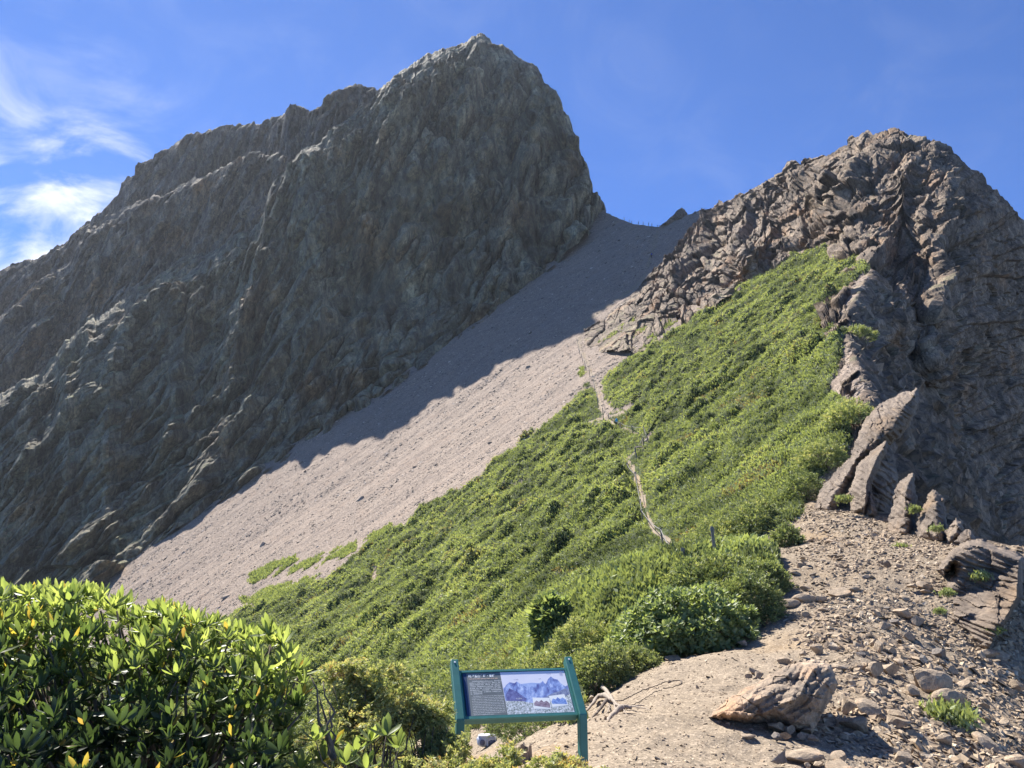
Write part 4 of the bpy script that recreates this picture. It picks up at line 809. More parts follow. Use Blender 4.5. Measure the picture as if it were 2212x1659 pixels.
for (u, v, w, h, n, s, ti, lab) in ((1610,1330,140,92,1500,.20,.34,'dark rounded juniper at the trail edge beside the leafy shrub'),(1560,1262,220,62,1300,.26,.40,'wide juniper behind the leafy shrub at the shoulder'),(1655,1268,90,52,700,.22,.30,'small juniper at the right end of the shoulder thicket'),
  (1300,1490,150,92,1700,.16,.42,'bushy juniper right behind the sign at the trail edge'),(1190,1500,190,78,1700,.17,.50,'wide juniper directly behind the top of the sign'),(1370,1452,110,52,900,.15,.38,'low juniper between the leafy shrub and the trail'),(1080,1500,150,70,1300,.17,.46,'juniper rising left behind the sign panel'),
  (1165,1580,210,34,1800,.10,.26,'straggly shaded juniper under the sign panel with pale twigs'),(1265,1415,140,70,1000,.2,.5,'silvery juniper above the sign near the leafy shrub'),(1700,1180,70,44,500,.25,.3,'dark juniper at the upper end of the thicket')):
    bush('juniper_bush', lab, u, v, w, h, 'jun', n, s, ti, 'juniper', 'junipers on the near shoulder')
for (u, v, w, h, n, s, ti, lab) in ((1840,920,110,60,700,.35,.55,'bright green juniper crown before the tall rock fin'),(1775,1010,110,62,700,.32,.52,'rounded yellow green juniper just left of the tall rock fin'),(1850,735,80,34,400,.5,.42,'dark green juniper perched on the crag ledge'),(1740,1080,100,60,600,.3,.32,'dark juniper at the foot of the tall rock fin'),(1640,1150,120,70,700,.3,.40,'blue green juniper above the bare shoulder'),(1560,1180,120,60,600,.3,.45,'juniper beside the tallest trail post')):
    bush('juniper_bush', lab, u, v, w, h, 'jun', n, s, ti, 'juniper', 'junipers at the edge of the slope')
P, N, _ = sample(green, 26000, .5, .5, ymin=6, ymax=25)
o = tufts('juniper_undergrowth', P, N, .05+.007*P[:, 1], np.clip(.42+fbm(P, 1.5, 3, 111)*.8, 0, .9), M_JUN); tag(o, 'low juniper undergrowth between the nearer shrubs', 'shrubs', kind='stuff')
def tuft_at(u, v, w, lab, y=None):
    P = ground_at(u, v) if y is None else at(u, v, y); px = P[1]/FPX; n = 260; t = P+RNG.normal(size=(n, 3))*np.array([w*px*.28, w*px*.2, w*px*.12])
    o = tufts('grass_tuft', t, np.tile([0, -.3, 1.], (n, 1)), np.full(n, w*px*.20), np.full(n, .42)+RNG.normal(size=n)*.14, M_JUN, 4); tag(o, lab, 'grass tuft', 'green tufts among the rocks')
for a in ((1945,1183,26,'small round tuft below the narrow rock fin'),(2081,1200,22,'tuft at the left edge of the sloping slab',18.3),(2117,1244,30,'yellow green tuft on the upper face of the sloping slab',16.8),(2045,1280,22,'tuft on the lower left edge of the sloping slab',16.2),(2028,1320,18,'tiny tuft where slab and rubble meet',15.2),(2150,1362,22,'tuft low on the sloping slab',15.2),(2040,1548,80,'large bright green tuft in the rubble slope'),(2022,1142,20,'tuft on the blocky rock fin',21.6),(1975,1100,22,'tuft between the narrow and the blocky fin',23.2),(1822,1078,26,'leafy tuft between the two tallest fins',26.4)):
    if len(a) == 4: tuft_at(*a)
    else: tuft_at(a[0], a[1], a[2], a[3], a[4])
#NEXT2

# ------------------------------------------------------------------ the information sign
M_GREEN = plain('green_painted_steel', (.035, .16, .145), .38, spec=.5, var=.10, sc=14)
M_GREEND = plain('green_painted_frame', (.045, .20, .18), .4, spec=.5, var=.08, sc=14)
M_TXT = plain('white_print', (.86, .88, .86), .5); M_TITLE2 = plain('cream_print', (.85, .62, .45), .5)
def panel_grey():
    m, nt, b = new_mat('grey_print'); n = noise_node(nt, 4, 5, .6); nt.links.new(ramp(nt, n.outputs[0], [(.3, (.13, .15, .15)), (.7, (.22, .24, .235))]).outputs[0], b.inputs['Base Color']); b.inputs['Roughness'].default_value = .3; return m
def print_mat(name, stops, sc, stretch=None, rough=.3, detail=8):
    m, nt, b = new_mat(name); n = noise_node(nt, sc, detail, .7, stretch=stretch); nt.links.new(ramp(nt, n.outputs[0], stops).outputs[0], b.inputs['Base Color']); b.inputs['Roughness'].default_value = rough; return m
sc_, yaw, tilt = np.array([.0415, 5.966, -.9058]), math.radians(11.89), math.radians(42.87); SW, SL = .85, .425
X = Vector((math.cos(yaw), math.sin(yaw), 0)); Bk = Vector((-math.sin(yaw), math.cos(yaw), 0)); Uu = Bk*math.cos(tilt)+Vector((0, 0, math.sin(tilt))); Nn = X.cross(Uu)
gs = g1(*(sc_[:2])); base = Vector((sc_[0], sc_[1], gs)); base = base-Bk*.05
sign = empty('information_sign', base, 'green metal information sign with a tilted panel of text and mountain photos', 'sign')
def sp(x, u_, n): return Vector(sc_)+X*x+Uu*u_+Nn*n-Vector(sign.location)
RM = np.array([X, Uu, Nn]).T
def sbox(name, x0, x1, a0, a1, n0, n1, mat, parent=sign, bev=.003):
    B = MB(); B.box(np.array(sp((x0+x1)/2, (a0+a1)/2, (n0+n1)/2)), (x1-x0, a1-a0, n1-n0), RM); o = B.build(name, mat, parent)
    if bev: md = o.modifiers.new('bevel', 'BEVEL'); md.width = bev; md.segments = 2
    return o
PW = .058
def leg(side):
    xc = side*(SW/2+PW/2+.002); a1 = SL/2+.085; a0 = -SL/2-.02
    top = sp(xc, a1, 0); bend = sp(xc, a0, 0); h0 = Vector((bend.x, bend.y, 0)); gz_ = g1(bend.x+sign.location.x, bend.y+sign.location.y)-sign.location.z
    prof = []
    n0, n1 = -.045, .03
    A = [sp(xc, a1, n1), sp(xc, a1, n0)]; C = sp(xc, a0, n1); D0 = C-Vector((0, 0, C.z-gz_+.25)); D1 = D0+Bk*.075
    # where the back of the arm meets the back of the leg
    k = sp(xc, a0, n0); bk = C+Bk*.075; t_ = (bk-k).dot(Bk)/Uu.dot(Bk); K = k+Uu*t_; K = Vector((K.x, K.y, K.z)); K = K-(K-bk).dot(X)*X
    P6 = [A[0], C, D0, D1, K, A[1]]; V = [p-X*PW/2 for p in P6]+[p+X*PW/2 for p in P6]
    F4 = [(i, (i+1) % 6, (i+1) % 6+6, i+6) for i in range(6)]
    o = mk('post', np.array([list(v) for v in V]), [np.array(F4), np.array([[5,4,3,2,1,0],[6,7,8,9,10,11]])], M_GREEN, sign)
    md = o.modifiers.new('bevel', 'BEVEL'); md.width = .005; md.segments = 2
    b = MB(); 
    for uu in (a1-.03,): b.tube([sp(xc, uu, n1-.001), sp(xc, uu, n1+.006)], .007, 8)
    bo = b.build('bolt', M_TXT, o); return o
leg(-1); leg(1)
F_ = MB()
for (x0, x1, a0, a1) in ((-SW/2, SW/2, SL/2-.018, SL/2), (-SW/2, SW/2, -SL/2, -SL/2+.022), (-SW/2, -SW/2+.012, -SL/2+.022, SL/2-.018), (SW/2-.016, SW/2, -SL/2+.022, SL/2-.018)):
    F_.box(np.array(sp((x0+x1)/2, (a0+a1)/2, -.008)), (x1-x0, a1-a0, .020), RM)
F_.build('frame', M_GREEND, sign)
sbox('backing_tray', -SW/2, SW/2, -SL/2+.001, SL/2-.001, -.062, -.0185, M_GREEN)
GWX = -SW/2+.055; SPLIT = -SW/2+.055+.262
pan = sbox('panel', GWX-.03, SW/2-.017, -SL/2+.024, SL/2-.02, -.018, -.004, plain('blue_panel_edge', (.02, .05, .12), .4), bev=0)
def flat(name, pts, n, mat, parent):
    V = np.array([list(sp(a, b, n)) for a, b in pts]); return mk(name, V, [np.arange(len(pts))[None]], mat, parent)
x0, x1, a0, a1 = GWX, SW/2-.020, -SL/2+.027, SL/2-.023
flat('text_field', [(x0,a0),(SPLIT+.006,a0),(SPLIT,a1),(x0,a1)], -.0032, panel_grey(), pan)
ph = flat('photo_print', [(SPLIT+.006,a0),(x1,a0),(x1,a1),(SPLIT,a1)], -.0028, print_mat('print_sky', [(.3, (.74, .74, .84)), (.7, (.84, .84, .90))], 2.5), pan)
pw, phh = x1-SPLIT, a1-a0
def mp(fx, fy): return (SPLIT+fx*pw, a0+fy*phh)
def mount(name, ridge, low, n, mat, parent=ph, xf=mp):
    flat(name, [xf(a, b) for a, b in ridge]+[xf(a, b) for a, b in low], n, mat, parent)
mount('printed_far_range', [(.01,.62),(.15,.66),(.30,.70),(.45,.72),(.62,.70),(.8,.66),(.995,.6)], [(.995,.4),(.01,.4)], -.0024, print_mat('print_far', [(.3, (.30, .42, .72)), (.7, (.5, .6, .85))], 20))
BL = print_mat('print_blue', [(.34, (.10, .12, .34)), (.5, (.28, .38, .70)), (.62, (.60, .70, .92))], 26, (1, .5, .5))
mount('printed_near_range', [(.01,.58),(.06,.68),(.12,.75),(.19,.72),(.23,.76),(.30,.68),(.37,.60),(.44,.64),(.5,.66),(.56,.70),(.60,.72),(.63,.76),(.66,.66),(.72,.80),(.77,.86),(.81,.80),(.86,.78),(.9,.68),(.96,.60),(.995,.64)], [(.995,.38),(.8,.30),(.55,.22),(.3,.25),(.15,.28),(.015,.28)], -.0020, BL)
mount('printed_dark_spur', [(.03,.45),(.10,.60),(.20,.52),(.27,.42),(.33,.34)], [(.28,.25),(.03,.27)], -.0017, print_mat('print_dark', [(.35, (.07, .07, .22)), (.6, (.22, .24, .48))], 40))
mount('printed_dark_spur', [(.55,.30),(.66,.40),(.76,.46),(.86,.50),(.95,.56),(.995,.52)], [(.995,.36),(.8,.28)], -.0017, print_mat('print_dark2', [(.35, (.12, .14, .30)), (.6, (.35, .40, .52))], 40))
mount('printed_shrubs', [(.01,.31),(.12,.30),(.25,.29),(.40,.24),(.5,.26),(.65,.25),(.8,.30),(.995,.42)], [(.995,.0),(.012,.0)], -.0014, print_mat('print_shrub', [(.38, (.14, .17, .15)), (.5, (.50, .55, .55)), (.62, (.85, .86, .90))], 75))
def inset(cx, cy, w, h, rot, mat1, sky):
    def xf(a, b):
        dx, dy = (a-.5)*w, (b-.5)*h; c, s_ = math.cos(rot), math.sin(rot); return (SPLIT+cx*pw+dx*c-dy*s_, a0+cy*phh+dx*s_+dy*c)
    f = flat('inset_photo', [xf(0,0), xf(1,0), xf(1,1), xf(0,1)], -.0010, M_TXT, pan)
    flat('printed_sky', [xf(.04,.05), xf(.96,.05), xf(.96,.94), xf(.04,.94)], -.0007, sky, f)
    flat('printed_hill', [xf(.04,.30), xf(.96,.12), xf(.96,.52), xf(.8,.72), xf(.62,.62), xf(.5,.80), xf(.35,.62), xf(.2,.74), xf(.04,.5)], -.0004, mat1, f)
inset(.54, .22, .13, .10, -.06, print_mat('print_brown', [(.35, (.16, .10, .14)), (.6, (.42, .34, .40))], 50), M_TXT)
inset(.80, .27, .125, .10, .10, print_mat('print_blue2', [(.35, (.08, .16, .50)), (.6, (.35, .50, .85))], 50), M_TXT)
E_ = MB(); th = np.linspace(0, 6.283, 25); cx_, cy_ = mp(.935, .93)
for (ro, ri) in ((.0135, .0105), (.007, .004)):
    V = [list(sp(cx_+r*math.cos(t), cy_+r*math.sin(t), -.0010)) for t in th for r in (ro, ri)]; E_.add(V, [(2*i, 2*i+1, 2*i+3, 2*i+2) for i in range(24)])
E_.build('printed_emblem', plain('print_emblem', (.40, .42, .60), .5), pan)
def text(body, x, y, size, mat, name, parent=pan, bold=0, shear=0, n=-.0022, width=None):
    cu = bpy.data.curves.new(name, 'FONT'); cu.body = body; cu.size = size; cu.shear = shear; cu.offset = bold; cu.space_line = 1.0
    if width: pass
    tmp = bpy.data.objects.new('tmp', cu); COL.objects.link(tmp); bpy.context.view_layer.update()
    me = bpy.data.meshes.new_from_object(tmp.evaluated_get(bpy.context.evaluated_depsgraph_get())); wd = tmp.dimensions.x
    bpy.data.objects.remove(tmp); me.materials.clear(); me.materials.append(mat)
    fx = (width/wd) if width and wd > 0 else 1
    M = Matrix(((X.x, Uu.x, Nn.x), (X.y, Uu.y, Nn.y), (X.z, Uu.z, Nn.z))).to_4x4(); M.translation = sp(x, y, n)
    me.transform(M@Matrix.Diagonal((fx, 1, 1, 1))); o = bpy.data.objects.new(name, me); COL.objects.link(o); o.parent = parent; return o
tx = GWX+.012
text('眺望玉山主峰・東峰', tx, a1-.040, .030, M_TXT, 'title_text', bold=.0006, width=.205)
text('Views of the Main and East Peaks of Mt. Jade', tx, a1-.058, .0145, M_TITLE2, 'subtitle_text', shear=.25, bold=.0002, width=.222)
zh = ['　　本區鄒族原住民稱玉山為Patunkuonu，意為石英之山，', '或發亮之山，布農族人稱為Tongku Saveq，避難之山。清朝', '時期因其冬季積雪如玉而名，清朝志書、文獻、碑記中以玉', '山之名最多。登臨東埔眺望玉山主峰的雄偉、東峰的險峻，', '群山環繞、北峰、南峰、玉山東峰為臺灣十峻之首，百岳中', '最為險峻的山峰之一。碎石坡與岩壁，冬季雪景與圓柏林相', '映，形成高山特有景觀，玉山國家公園，全臺最高的山岳地', '區，值得細細欣賞。']
y = a1-.082
for l in zh: text(l, tx+.002, y, .0125, M_TXT, 'text_line', width=.236 if len(l) > 20 else .09); y -= .0158
en = ['    The indigenous (Tsou) name for Mt. Jade is Patunkuonu,', "'shining mountain' or 'quartz mountain', and the Bunun,", 'Tongku Saveq, call it refuge mountain. Mt. Jade was given', 'its name for its snow-capped summit in the 19th century.', 'Overlooking eastward from the main peak, the winding green ridge', 'is a natural feature worthy of the Central Mountain Range.', 'Looking south on clear days one can see the southern peak,', 'Mt. Jade south peak, and its ridges. Looking west of the', 'valley you will see the rolling hills with cedars and', 'junipers of the lower slope extending to the main peak', 'and the East Peak, and appreciate the magnificence of', 'nature and the magnificent of nature.']
y -= .004
for l in en: text(l, tx+.006, y, .0112, M_TXT, 'text_line', width=.238 if len(l) > 45 else .15); y -= .0142
M_INK = plain('print_ink', (.25, .27, .45), .5)
for s_, fx, fy in (('玉山東峰', .22, .80), ('北峰', .60, .80), ('玉山主峰', .74, .92)): text(s_, *mp(fx-.03, fy), .009, M_INK, 'caption_text')
text('玉山圓柏', *mp(.17, .34), .012, M_TXT, 'caption_text', n=-.0008)

# ------------------------------------------------------------------ backpack, stumps, dead roots
PB = ground_at(1052, 1612); PB[2] += .0; bp_ = empty('backpack', PB, 'grey and white backpack left on the ground behind the juniper under the sign', 'backpack', rz=.2)
M_BG = plain('grey_nylon', (.42, .44, .50), .6, var=.1, sc=20); M_BD = plain('dark_mesh_fabric', (.10, .11, .17), .8, var=.2, sc=30); M_BW = plain('white_fabric', (.66, .68, .76), .6)
def blob(name, c, r, mat, parent, seed=1, n=20, p=2.6, dent=.06):
    u = np.linspace(0, 2*math.pi, n, endpoint=False); v = np.linspace(-math.pi/2, math.pi/2, n//2+1); U, V = np.meshgrid(u, v)
    sg = lambda x: np.sign(x)*np.abs(x)**(2/p); Pp = np.stack([sg(np.cos(V))*sg(np.cos(U)), sg(np.cos(V))*sg(np.sin(U)), sg(np.sin(V))], -1)
    Pp = Pp*(1+dent*fbm(Pp+seed, .7, 3, seed)[..., None]*2)*np.array(r)+np.array(c); k = len(v); i = np.arange(k*n).reshape(k, n)
    F = np.stack([i[:-1], np.roll(i, -1, 1)[:-1], np.roll(i, -1, 1)[1:], i[1:]], -1).reshape(-1, 4); return mk(name, Pp.reshape(-1, 3), [F], mat, parent, smooth=True)
pb = PB[1]/FPX
blob('main_compartment', (0, 0, .12), (.235, .14, .125), M_BG, bp_, 3, 36)
blob('front_pocket', (.09, -.12, .10), (.095, .035, .055), M_BD, bp_, 5, 24); blob('front_pocket', (-.13, -.12, .11), (.06, .03, .06), M_BD, bp_, 6, 24)
blob('lid', (-.02, -.02, .235), (.19, .11, .028), M_BW, bp_, 7, 28)
for xx in (-.02, .17):
    B = MB(); B.tube([(xx, -.14, .04), (xx+.005, -.165, .12), (xx-.01, -.14, .21), (xx-.01, -.03, .262)], .011, 6); B.build('strap', M_BW, bp_, True)
def stump(u, v, wpx, hpx, lab, seed):
    P = ground_at(u, v); px = P[1]/FPX; n = 40; m = 16; th = np.linspace(0, 2*math.pi, n, endpoint=False); r0 = wpx*px/2; H = hpx*px; V = []
    for j in range(m):
        t = j/(m-1); r = r0*(1.12-.2*t+.25*(1-t)**6)*(1+.10*np.sin(th*5+seed)+.05*np.sin(th*11+t*2)+.04*np.sin(th*23))
        zz = H*t*(1+(.16*np.sin(th*3+seed)+.08*np.sin(th*8))*(t**3))-.03; V.append(np.stack([r*np.cos(th), r*np.sin(th), zz], 1))
    V.append(np.stack([r*.55*np.cos(th), r*.55*np.sin(th), zz-.02-.01*np.sin(th*7)], 1)); V.append(np.stack([r*.05*np.cos(th), r*.05*np.sin(th), zz*0+H*.85], 1))
    m += 2; i = np.arange(m*n).reshape(m, n); F = np.stack([i[:-1], np.roll(i, -1, 1)[:-1], np.roll(i, -1, 1)[1:], i[1:]], -1).reshape(-1, 4)
    o = mk('tree_stump', np.concatenate(V), [F], M_WOOD); o.location = [float(c) for c in P]; return tag(o, lab, 'stump')
M_WOOD = print_mat('weathered_wood', [(.3, (.13, .09, .055)), (.55, (.27, .20, .14)), (.75, (.42, .34, .26))], 22, (1, 1, .12), .85)
stump(1134, 1645, 24, 33, 'short broken brown stump on bare soil below the sign', 2); stump(1058, 1592, 11, 50, 'thin weathered stump standing behind the backpack', 5)
def zrt(l): return [(1254.3+.1269*a, 1441.5+.1269*b) for a, b in l]
root_t = empty('dead_root', ground_at(1330, 1525), 'bleached dead juniper root sprawling on the soil right of the sign', 'dead root'); rt = np.array(root_t.location)
def gtube(name, pts, rads, lift, mat, parent, n=7, org=None):
    q = np.array(zrt(pts)); y = hit(q[:, 0], q[:, 1]); P = at(q[:, 0], q[:, 1], y); P[:, 2] = gz(P[:, 0], P[:, 1])+np.interp(P[:, 1], [0, 1], [0, 0])+np.asarray(lift)+.02
    # finer path with small kinks
    s = np.linspace(0, len(P)-1, len(P)*4); Q = np.stack([np.interp(s, np.arange(len(P)), P[:, k]) for k in range(3)], 1)+RNG.normal(size=(len(s), 3))*.004
    r = np.interp(s, np.arange(len(P)), rads)*(1+RNG.normal(size=len(s))*.10); B = MB(); B.tube(Q-(rt if org is None else org), r, n); return B.build(name, mat, parent, True)
gtube('branch', [(185,560),(175,490),(260,408),(340,425),(430,490),(500,560),(560,640),(640,700),(730,735),(850,722),(1090,685)], [.05,.045,.042,.045,.035,.03,.024,.02,.016,.012,.005], [0,.05,.09,.09,.07,.05,.03,.02,.02,.02,.01], M_DEAD, root_t)
gtube('branch', [(80,800),(200,700),(290,590),(420,565),(520,620)], [.018,.022,.034,.045,.02], [.02,.05,.07,.06,.03], M_DEAD, root_t)
gtube('branch', [(130,960),(250,850),(350,760),(440,650)], [.010,.014,.02,.03], [.01,.02,.04,.06], M_BARK, root_t)
gtube('branch', [(380,1035),(500,940),(600,860),(700,800),(860,775)], [.012,.026,.036,.042,.02], [.01,.04,.06,.07,.05], M_DEAD, root_t)
gtube('branch', [(560,650),(585,740),(600,830)], [.014,.01,.004], [.03,.03,.01], M_DEAD, root_t)
gtube('branch', [(700,730),(900,740),(1090,745),(1200,790)], [.02,.012,.008,.003], [.03,.03,.02,.01], M_DEAD, root_t)
gtube('branch', [(490,700),(470,790),(400,890),(440,940)], [.010,.008,.006,.003], [.03,.02,.01,.01], M_DEAD, root_t)
gtube('branch', [(720,810),(760,860),(800,910)], [.010,.006,.003], [.05,.04,.02], M_DEAD, root_t)
o_ = ground_at(1400, 1500); tl = empty('root_loop', o_, 'long thin brown root bent into a loop on the trail soil', 'root')
gtube('strand', [(560,615),(700,602),(800,565),(900,510),(1000,455),(1100,415),(1200,380),(1300,350),(1400,300),(1550,275),(1690,258),(1722,285),(1710,325),(1650,342),(1540,385),(1400,408)], [.008]*9+[.009,.012,.014,.012,.008,.006,.006], [.015]*16, M_BARK, tl, 6, o_)
gtube('strand', [(860,690),(930,665),(1000,620),(1070,575),(1180,505),(1270,450),(1380,425)], [.006]*7, [.012]*7, M_BARK, tl, 6, o_)

# ------------------------------------------------------------------ trail posts and ropes
M_POST = plain('weathered_post', (.19, .165, .145), .85, var=.3, sc=12); M_ROPE = plain('grey_rope', (.16, .15, .14), .8)
def post(bu, bv, tu, tv, lab, y=None, r=.045, grp='posts along the trail'):
    yy = y or hit(bu, bv)[0]; Pb_ = at(bu, bv, yy); Pt = at(tu, tv, yy); Pb_[2] -= .3
    t = empty('trail_post', Pb_, lab, 'post', grp); B = MB(); d = Pt-Pb_
    B.tube([(0, 0, 0), d*.5, d-np.array([0, 0, .03]), d], [r*1.08, r, r, r*.8], 10); B.build('pole', M_POST, t)
    B = MB(); B.tube([d*.93-np.array([0, 0, r]), d*.93+np.array([0, 0, r])], r*1.25, 10); B.build('rope_ring', M_ROPE, t)
    return Pb_+d*.93
PO = [(1544,1193,1537,1137,'tallest grey trail post standing above the junipers near the bare shoulder'),(1477,1219,1474,1183,'grey trail post left of the tallest one behind the leafy shrub'),(1433,1176,1426,1140,'trail post at the lower end of the stony path'),
 (1389,1131,1385,1100,'trail post on the left side of the stony path, lower of a close pair'),(1386,1101,1382,1078,'trail post on the left side of the stony path, upper of a close pair'),(1377,1051,1371,1019,'trail post at the top end of the stony path'),(1358,1019,1353,1000,'trail post in the junipers above the stony path'),
 (1377,995,1371,968,'dark trail post at the bend below the pale railing'),(1390,967,1388,943,'pale trail post at the bend between two paths'),(1402,962,1396,938,'leaning trail post right of the pale post'),(1394,943,1389,920,'thin trail post above the leaning one'),(1368,939,1364,919,'trail post midway between the bend and the hiker'),(1342,931,1339,911,'trail post just right of the hiker'),
 (1315,914,1314,893,'trail post just left of the hiker'),(1303,907,1301,881,'trail post where the gully path starts to climb'),(1292,880,1289,851,'trail post in the gully between the juniper banks'),(1284,843,1282,820,'trail post at the top of the juniper bank'),(1274,818,1272,798,'trail post on the scree just above the junipers'),(1266,800,1262,780,'trail post on the scree second above the junipers'),(1259,783,1255,764,'trail post on the open scree third above the junipers'),(1252,765,1249,748,'trail post on the open scree fourth above the junipers'),(1249,748,1246,733,'highest trail post on the sunlit scree')]
ends = []
for bu, bv, tu, tv, lab in PO: ends.append(post(bu, bv, tu, tv, lab, y=(20.5 if bv > 1190 else None), r=.045 if bv > 1100 else .06))
for i in range(len(ends)-1):
    a, b = ends[i], ends[i+1]
    if i == 0: continue
    mid = (a+b)/2-np.array([0, 0, .12*np.linalg.norm(a-b)/3]); s = np.linspace(0, 1, 7)[:, None]; pts = a*(1-s)**2+2*mid*s*(1-s)+b*s*s
    B = MB(); B.tube(pts, .022, 5); o = B.build('guide_rope', M_ROPE)
    tag(o, 'grey rope from the '+' '.join(PO[i][4].split(',')[0].split()[:9])+' upwards', 'rope', 'ropes between the trail posts')
# pale railing plank at the bend
pa, pbb = at(1371, 966, hit(1390, 967)[0]), at(1390, 965, hit(1390, 967)[0]); B = MB(); B.tube([pa, pbb], .09, 4); o = B.build('wooden_plank', M_DEAD); tag(o, 'pale wooden plank lying across the bend of the trail', 'plank')
# fence along the skyline of the pass
for i, (bu, bv, h) in enumerate([(1347,459,6),(1358,463,5),(1363,465,4),(1378,470,6),(1388,472,6),(1400,476,6),(1407,478,5),(1419,481,4)]):
    a_ = ray(bu, bv)[0]; ys = np.linspace(180, 420, 900); e_ = gz(a_*ys, ys)/ys; yk = ys[np.argmax(e_)]
    P = np.array([a_*yk, yk, g1(a_*yk, yk)-.4]); t = tag(None or bpy.data.objects.new('trail_post', None), 'thin fence post on the skyline of the pass, number not readable' if 0 else ['leftmost fence post on the skyline of the pass','fence post second from the left on the skyline of the pass','short fence post third from the left on the skyline of the pass','fence post fourth from the left on the skyline of the pass','fence post in the middle right of the skyline row','fence post third from the right on the skyline of the pass','fence post second from the right on the skyline of the pass','rightmost short fence post at the low point of the pass'][i], 'post', 'fence posts on the pass')
    COL.objects.link(t); t.location = [float(c) for c in P]; B = MB(); B.tube([(0, 0, 0), (.05, 0, h*.22+.5)], .13, 8); B.build('pole', M_POST, t); B = MB(); B.tube([(.04, 0, h*.20+.25), (.05, 0, h*.20+.45)], .16, 8); B.build('rope_ring', M_ROPE, t)

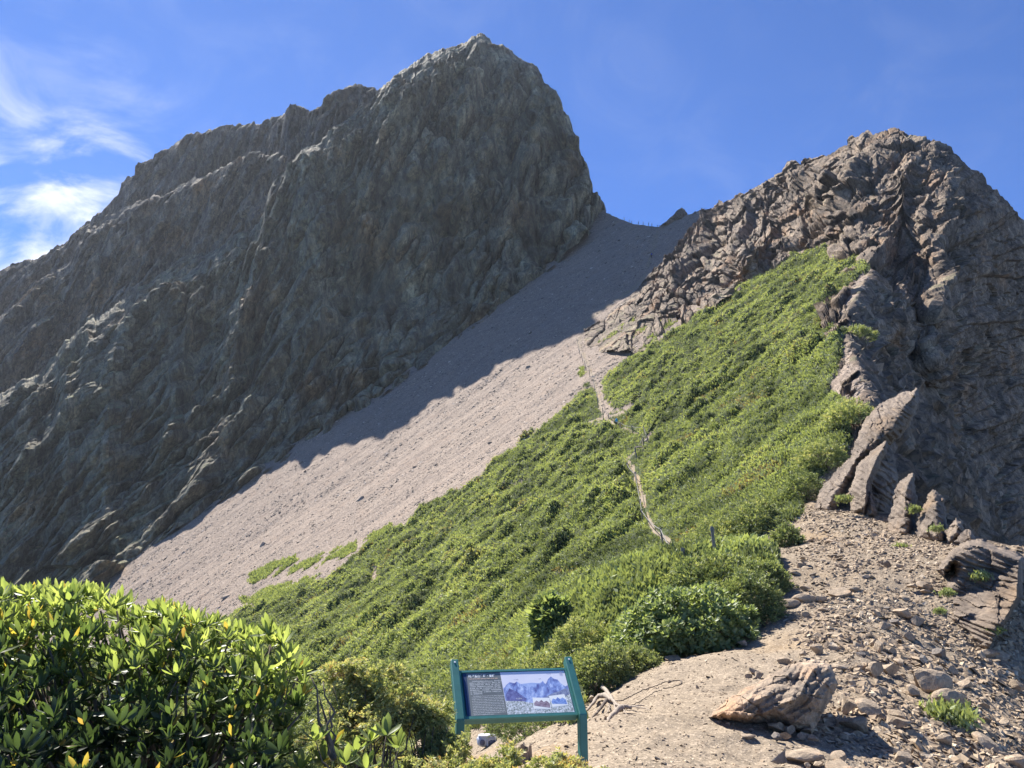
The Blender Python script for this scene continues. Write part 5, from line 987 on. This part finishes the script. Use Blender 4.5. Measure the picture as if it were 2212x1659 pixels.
# ------------------------------------------------------------------ hikers
def skin(name, verts, edges, radii, mat, parent, sub=1):
    me = bpy.data.meshes.new(name); me.from_pydata([Vector(v) for v in verts], edges, []); o = bpy.data.objects.new(name, me); COL.objects.link(o); me.materials.append(mat)
    md = o.modifiers.new('skin', 'SKIN'); sv = me.skin_vertices[0].data
    for v, r in zip(sv, radii): v.radius = (r, r) if not isinstance(r, tuple) else r
    sv[0].use_root = True; md.use_smooth_shade = True; m2 = o.modifiers.new('sub', 'SUBSURF'); m2.levels = sub; m2.render_levels = sub; o.parent = parent; return o
M_SKIN = plain('skin', (.45, .27, .19), .6); M_TROU = plain('dark_trousers', (.03, .033, .045), .9); M_JACK = plain('dark_jacket', (.035, .05, .07), .85); M_HAIR = plain('dark_hair', (.02, .017, .015), .7)
def person(P, rz, lab, packcol, scale=1.0):
    t = empty('person', P, lab, 'person', None, rz); t.scale = (scale,)*3
    J = dict(pel=(0,0,.94), ab=(0,.02,1.10), ch=(0,.05,1.32), nk=(0,.09,1.47), hb=(0,.11,1.54), ht=(0,.13,1.64), ls=(-.17,.05,1.40), le=(-.25,.06,1.14), lh=(-.22,.24,.98), lf=(-.21,.30,.95), rs=(.17,.05,1.40), re=(.26,.03,1.14), rh=(.24,.20,.95), rf=(.23,.26,.92),
      lk=(-.11,.16,.56), la=(-.11,.10,.12), lt=(-.12,.26,.06), lp=(-.10,0,.90), rk=(.10,.04,.50), ra=(.11,-.12,.09), rt=(.12,.03,.04), rp=(.10,0,.90))
    def body(keys, ed, rad, name, mat, add=0, parent=t): return skin(name, [J[k] for k in keys], [(keys.index(a), keys.index(b)) for a, b in ed], [rad[k]+add for k in keys], mat, parent)
    rad = dict(pel=.13, ab=.12, ch=.14, nk=.055, hb=.075, ht=.09, ls=.06, le=.042, lh=.03, lf=.028, rs=.06, re=.042, rh=.03, rf=.028, lk=.062, la=.042, lt=.035, lp=.095, rk=.062, ra=.042, rt=.035, rp=.095)
    b = body(['pel','ab','ch','nk','hb','ht','ls','le','lh','lf','rs','re','rh','rf','lp','lk','la','lt','rp','rk','ra','rt'], [('pel','ab'),('ab','ch'),('ch','nk'),('nk','hb'),('hb','ht'),('ch','ls'),('ls','le'),('le','lh'),('lh','lf'),('ch','rs'),('rs','re'),('re','rh'),('rh','rf'),('pel','lp'),('lp','lk'),('lk','la'),('la','lt'),('pel','rp'),('rp','rk'),('rk','ra'),('ra','rt')], rad, 'body', M_SKIN)
    body(['pel','ab','ch','ls','le','lh','rs','re','rh'], [('pel','ab'),('ab','ch'),('ch','ls'),('ls','le'),('le','lh'),('ch','rs'),('rs','re'),('re','rh')], rad, 'jacket', M_JACK, .016)
    body(['pel','lp','lk','la','rp','rk','ra'], [('pel','lp'),('lp','lk'),('lk','la'),('pel','rp'),('rp','rk'),('rk','ra')], rad, 'trousers', M_TROU, .018)
    blob('cap', (0, .13, 1.68), (.105, .125, .07), M_HAIR, t, 3, 20, 2, .02)
    mb = plain('pack_fabric', packcol, .6, var=.1, sc=10); k = blob('backpack', (0, -.20, 1.26), (.19, .14, .29), mb, t, 9, 28, 2.8, .03); blob('lid', (0, -.20, 1.56), (.17, .13, .06), mb, k, 8, 20, 2.6, .03)
    for sx in (-.09, .09):
        B = MB(); B.tube([(sx, -.09, 1.5), (sx*1.1, .06, 1.53), (sx*1.2, .20, 1.38), (sx*1.3, .14, 1.12), (sx*1.3, -.08, 1.05)], .018, 6); B.build('strap', M_TROU, k, True)
    for kx, ky, kz in (J['la'], J['ra']): blob('boot', (kx, ky+.07, kz-.03), (.055, .14, .06), M_TROU, t, 4, 16, 2.4, .02)
    return t
yp = hit(1331, 926)[0]; print('hiker y', yp); person(at(1331, 926, yp), .3, 'hiker climbing the trail seen from behind with a bright blue backpack', (.01, .36, .62), 1.0*yp/115)
yp = hit(1407, 558)[0]; print('hiker2 y', yp); person(at(1407, 558, yp), .1, 'distant hiker in dark blue on the shaded upper scree', (.03, .05, .35), 1.15)
#NEXT3

# ------------------------------------------------------------------ the air
_lo = min(float(GP[..., 2].min()), -5)
_mx = np.array([[-720, -3, _lo-1], [560, 760, 420]], float)
for o in COL.objects:
    if o.type == 'MESH' and o.parent is None and o.get('kind') == 'structure':
        for c in o.bound_box:
            c = np.array(c); _mx[0] = np.minimum(_mx[0], c-3); _mx[1] = np.maximum(_mx[1], c+3)
B = MB(); B.box(_mx.mean(0), _mx[1]-_mx[0])
hz = B.build('haze', None); hz.data.materials.clear(); mh = bpy.data.materials.new('haze'); mh.use_nodes = True; nt = mh.node_tree; nt.nodes.clear()
v_ = nt.nodes.new('ShaderNodeVolumePrincipled'); v_.inputs['Density'].default_value = .00006; v_.inputs['Color'].default_value = (.80, .88, 1, 1); v_.inputs['Anisotropy'].default_value = .35
mo = nt.nodes.new('ShaderNodeOutputMaterial'); nt.links.new(v_.outputs[0], mo.inputs['Volume']); hz.data.materials.append(mh); tag(hz, kind='stuff')
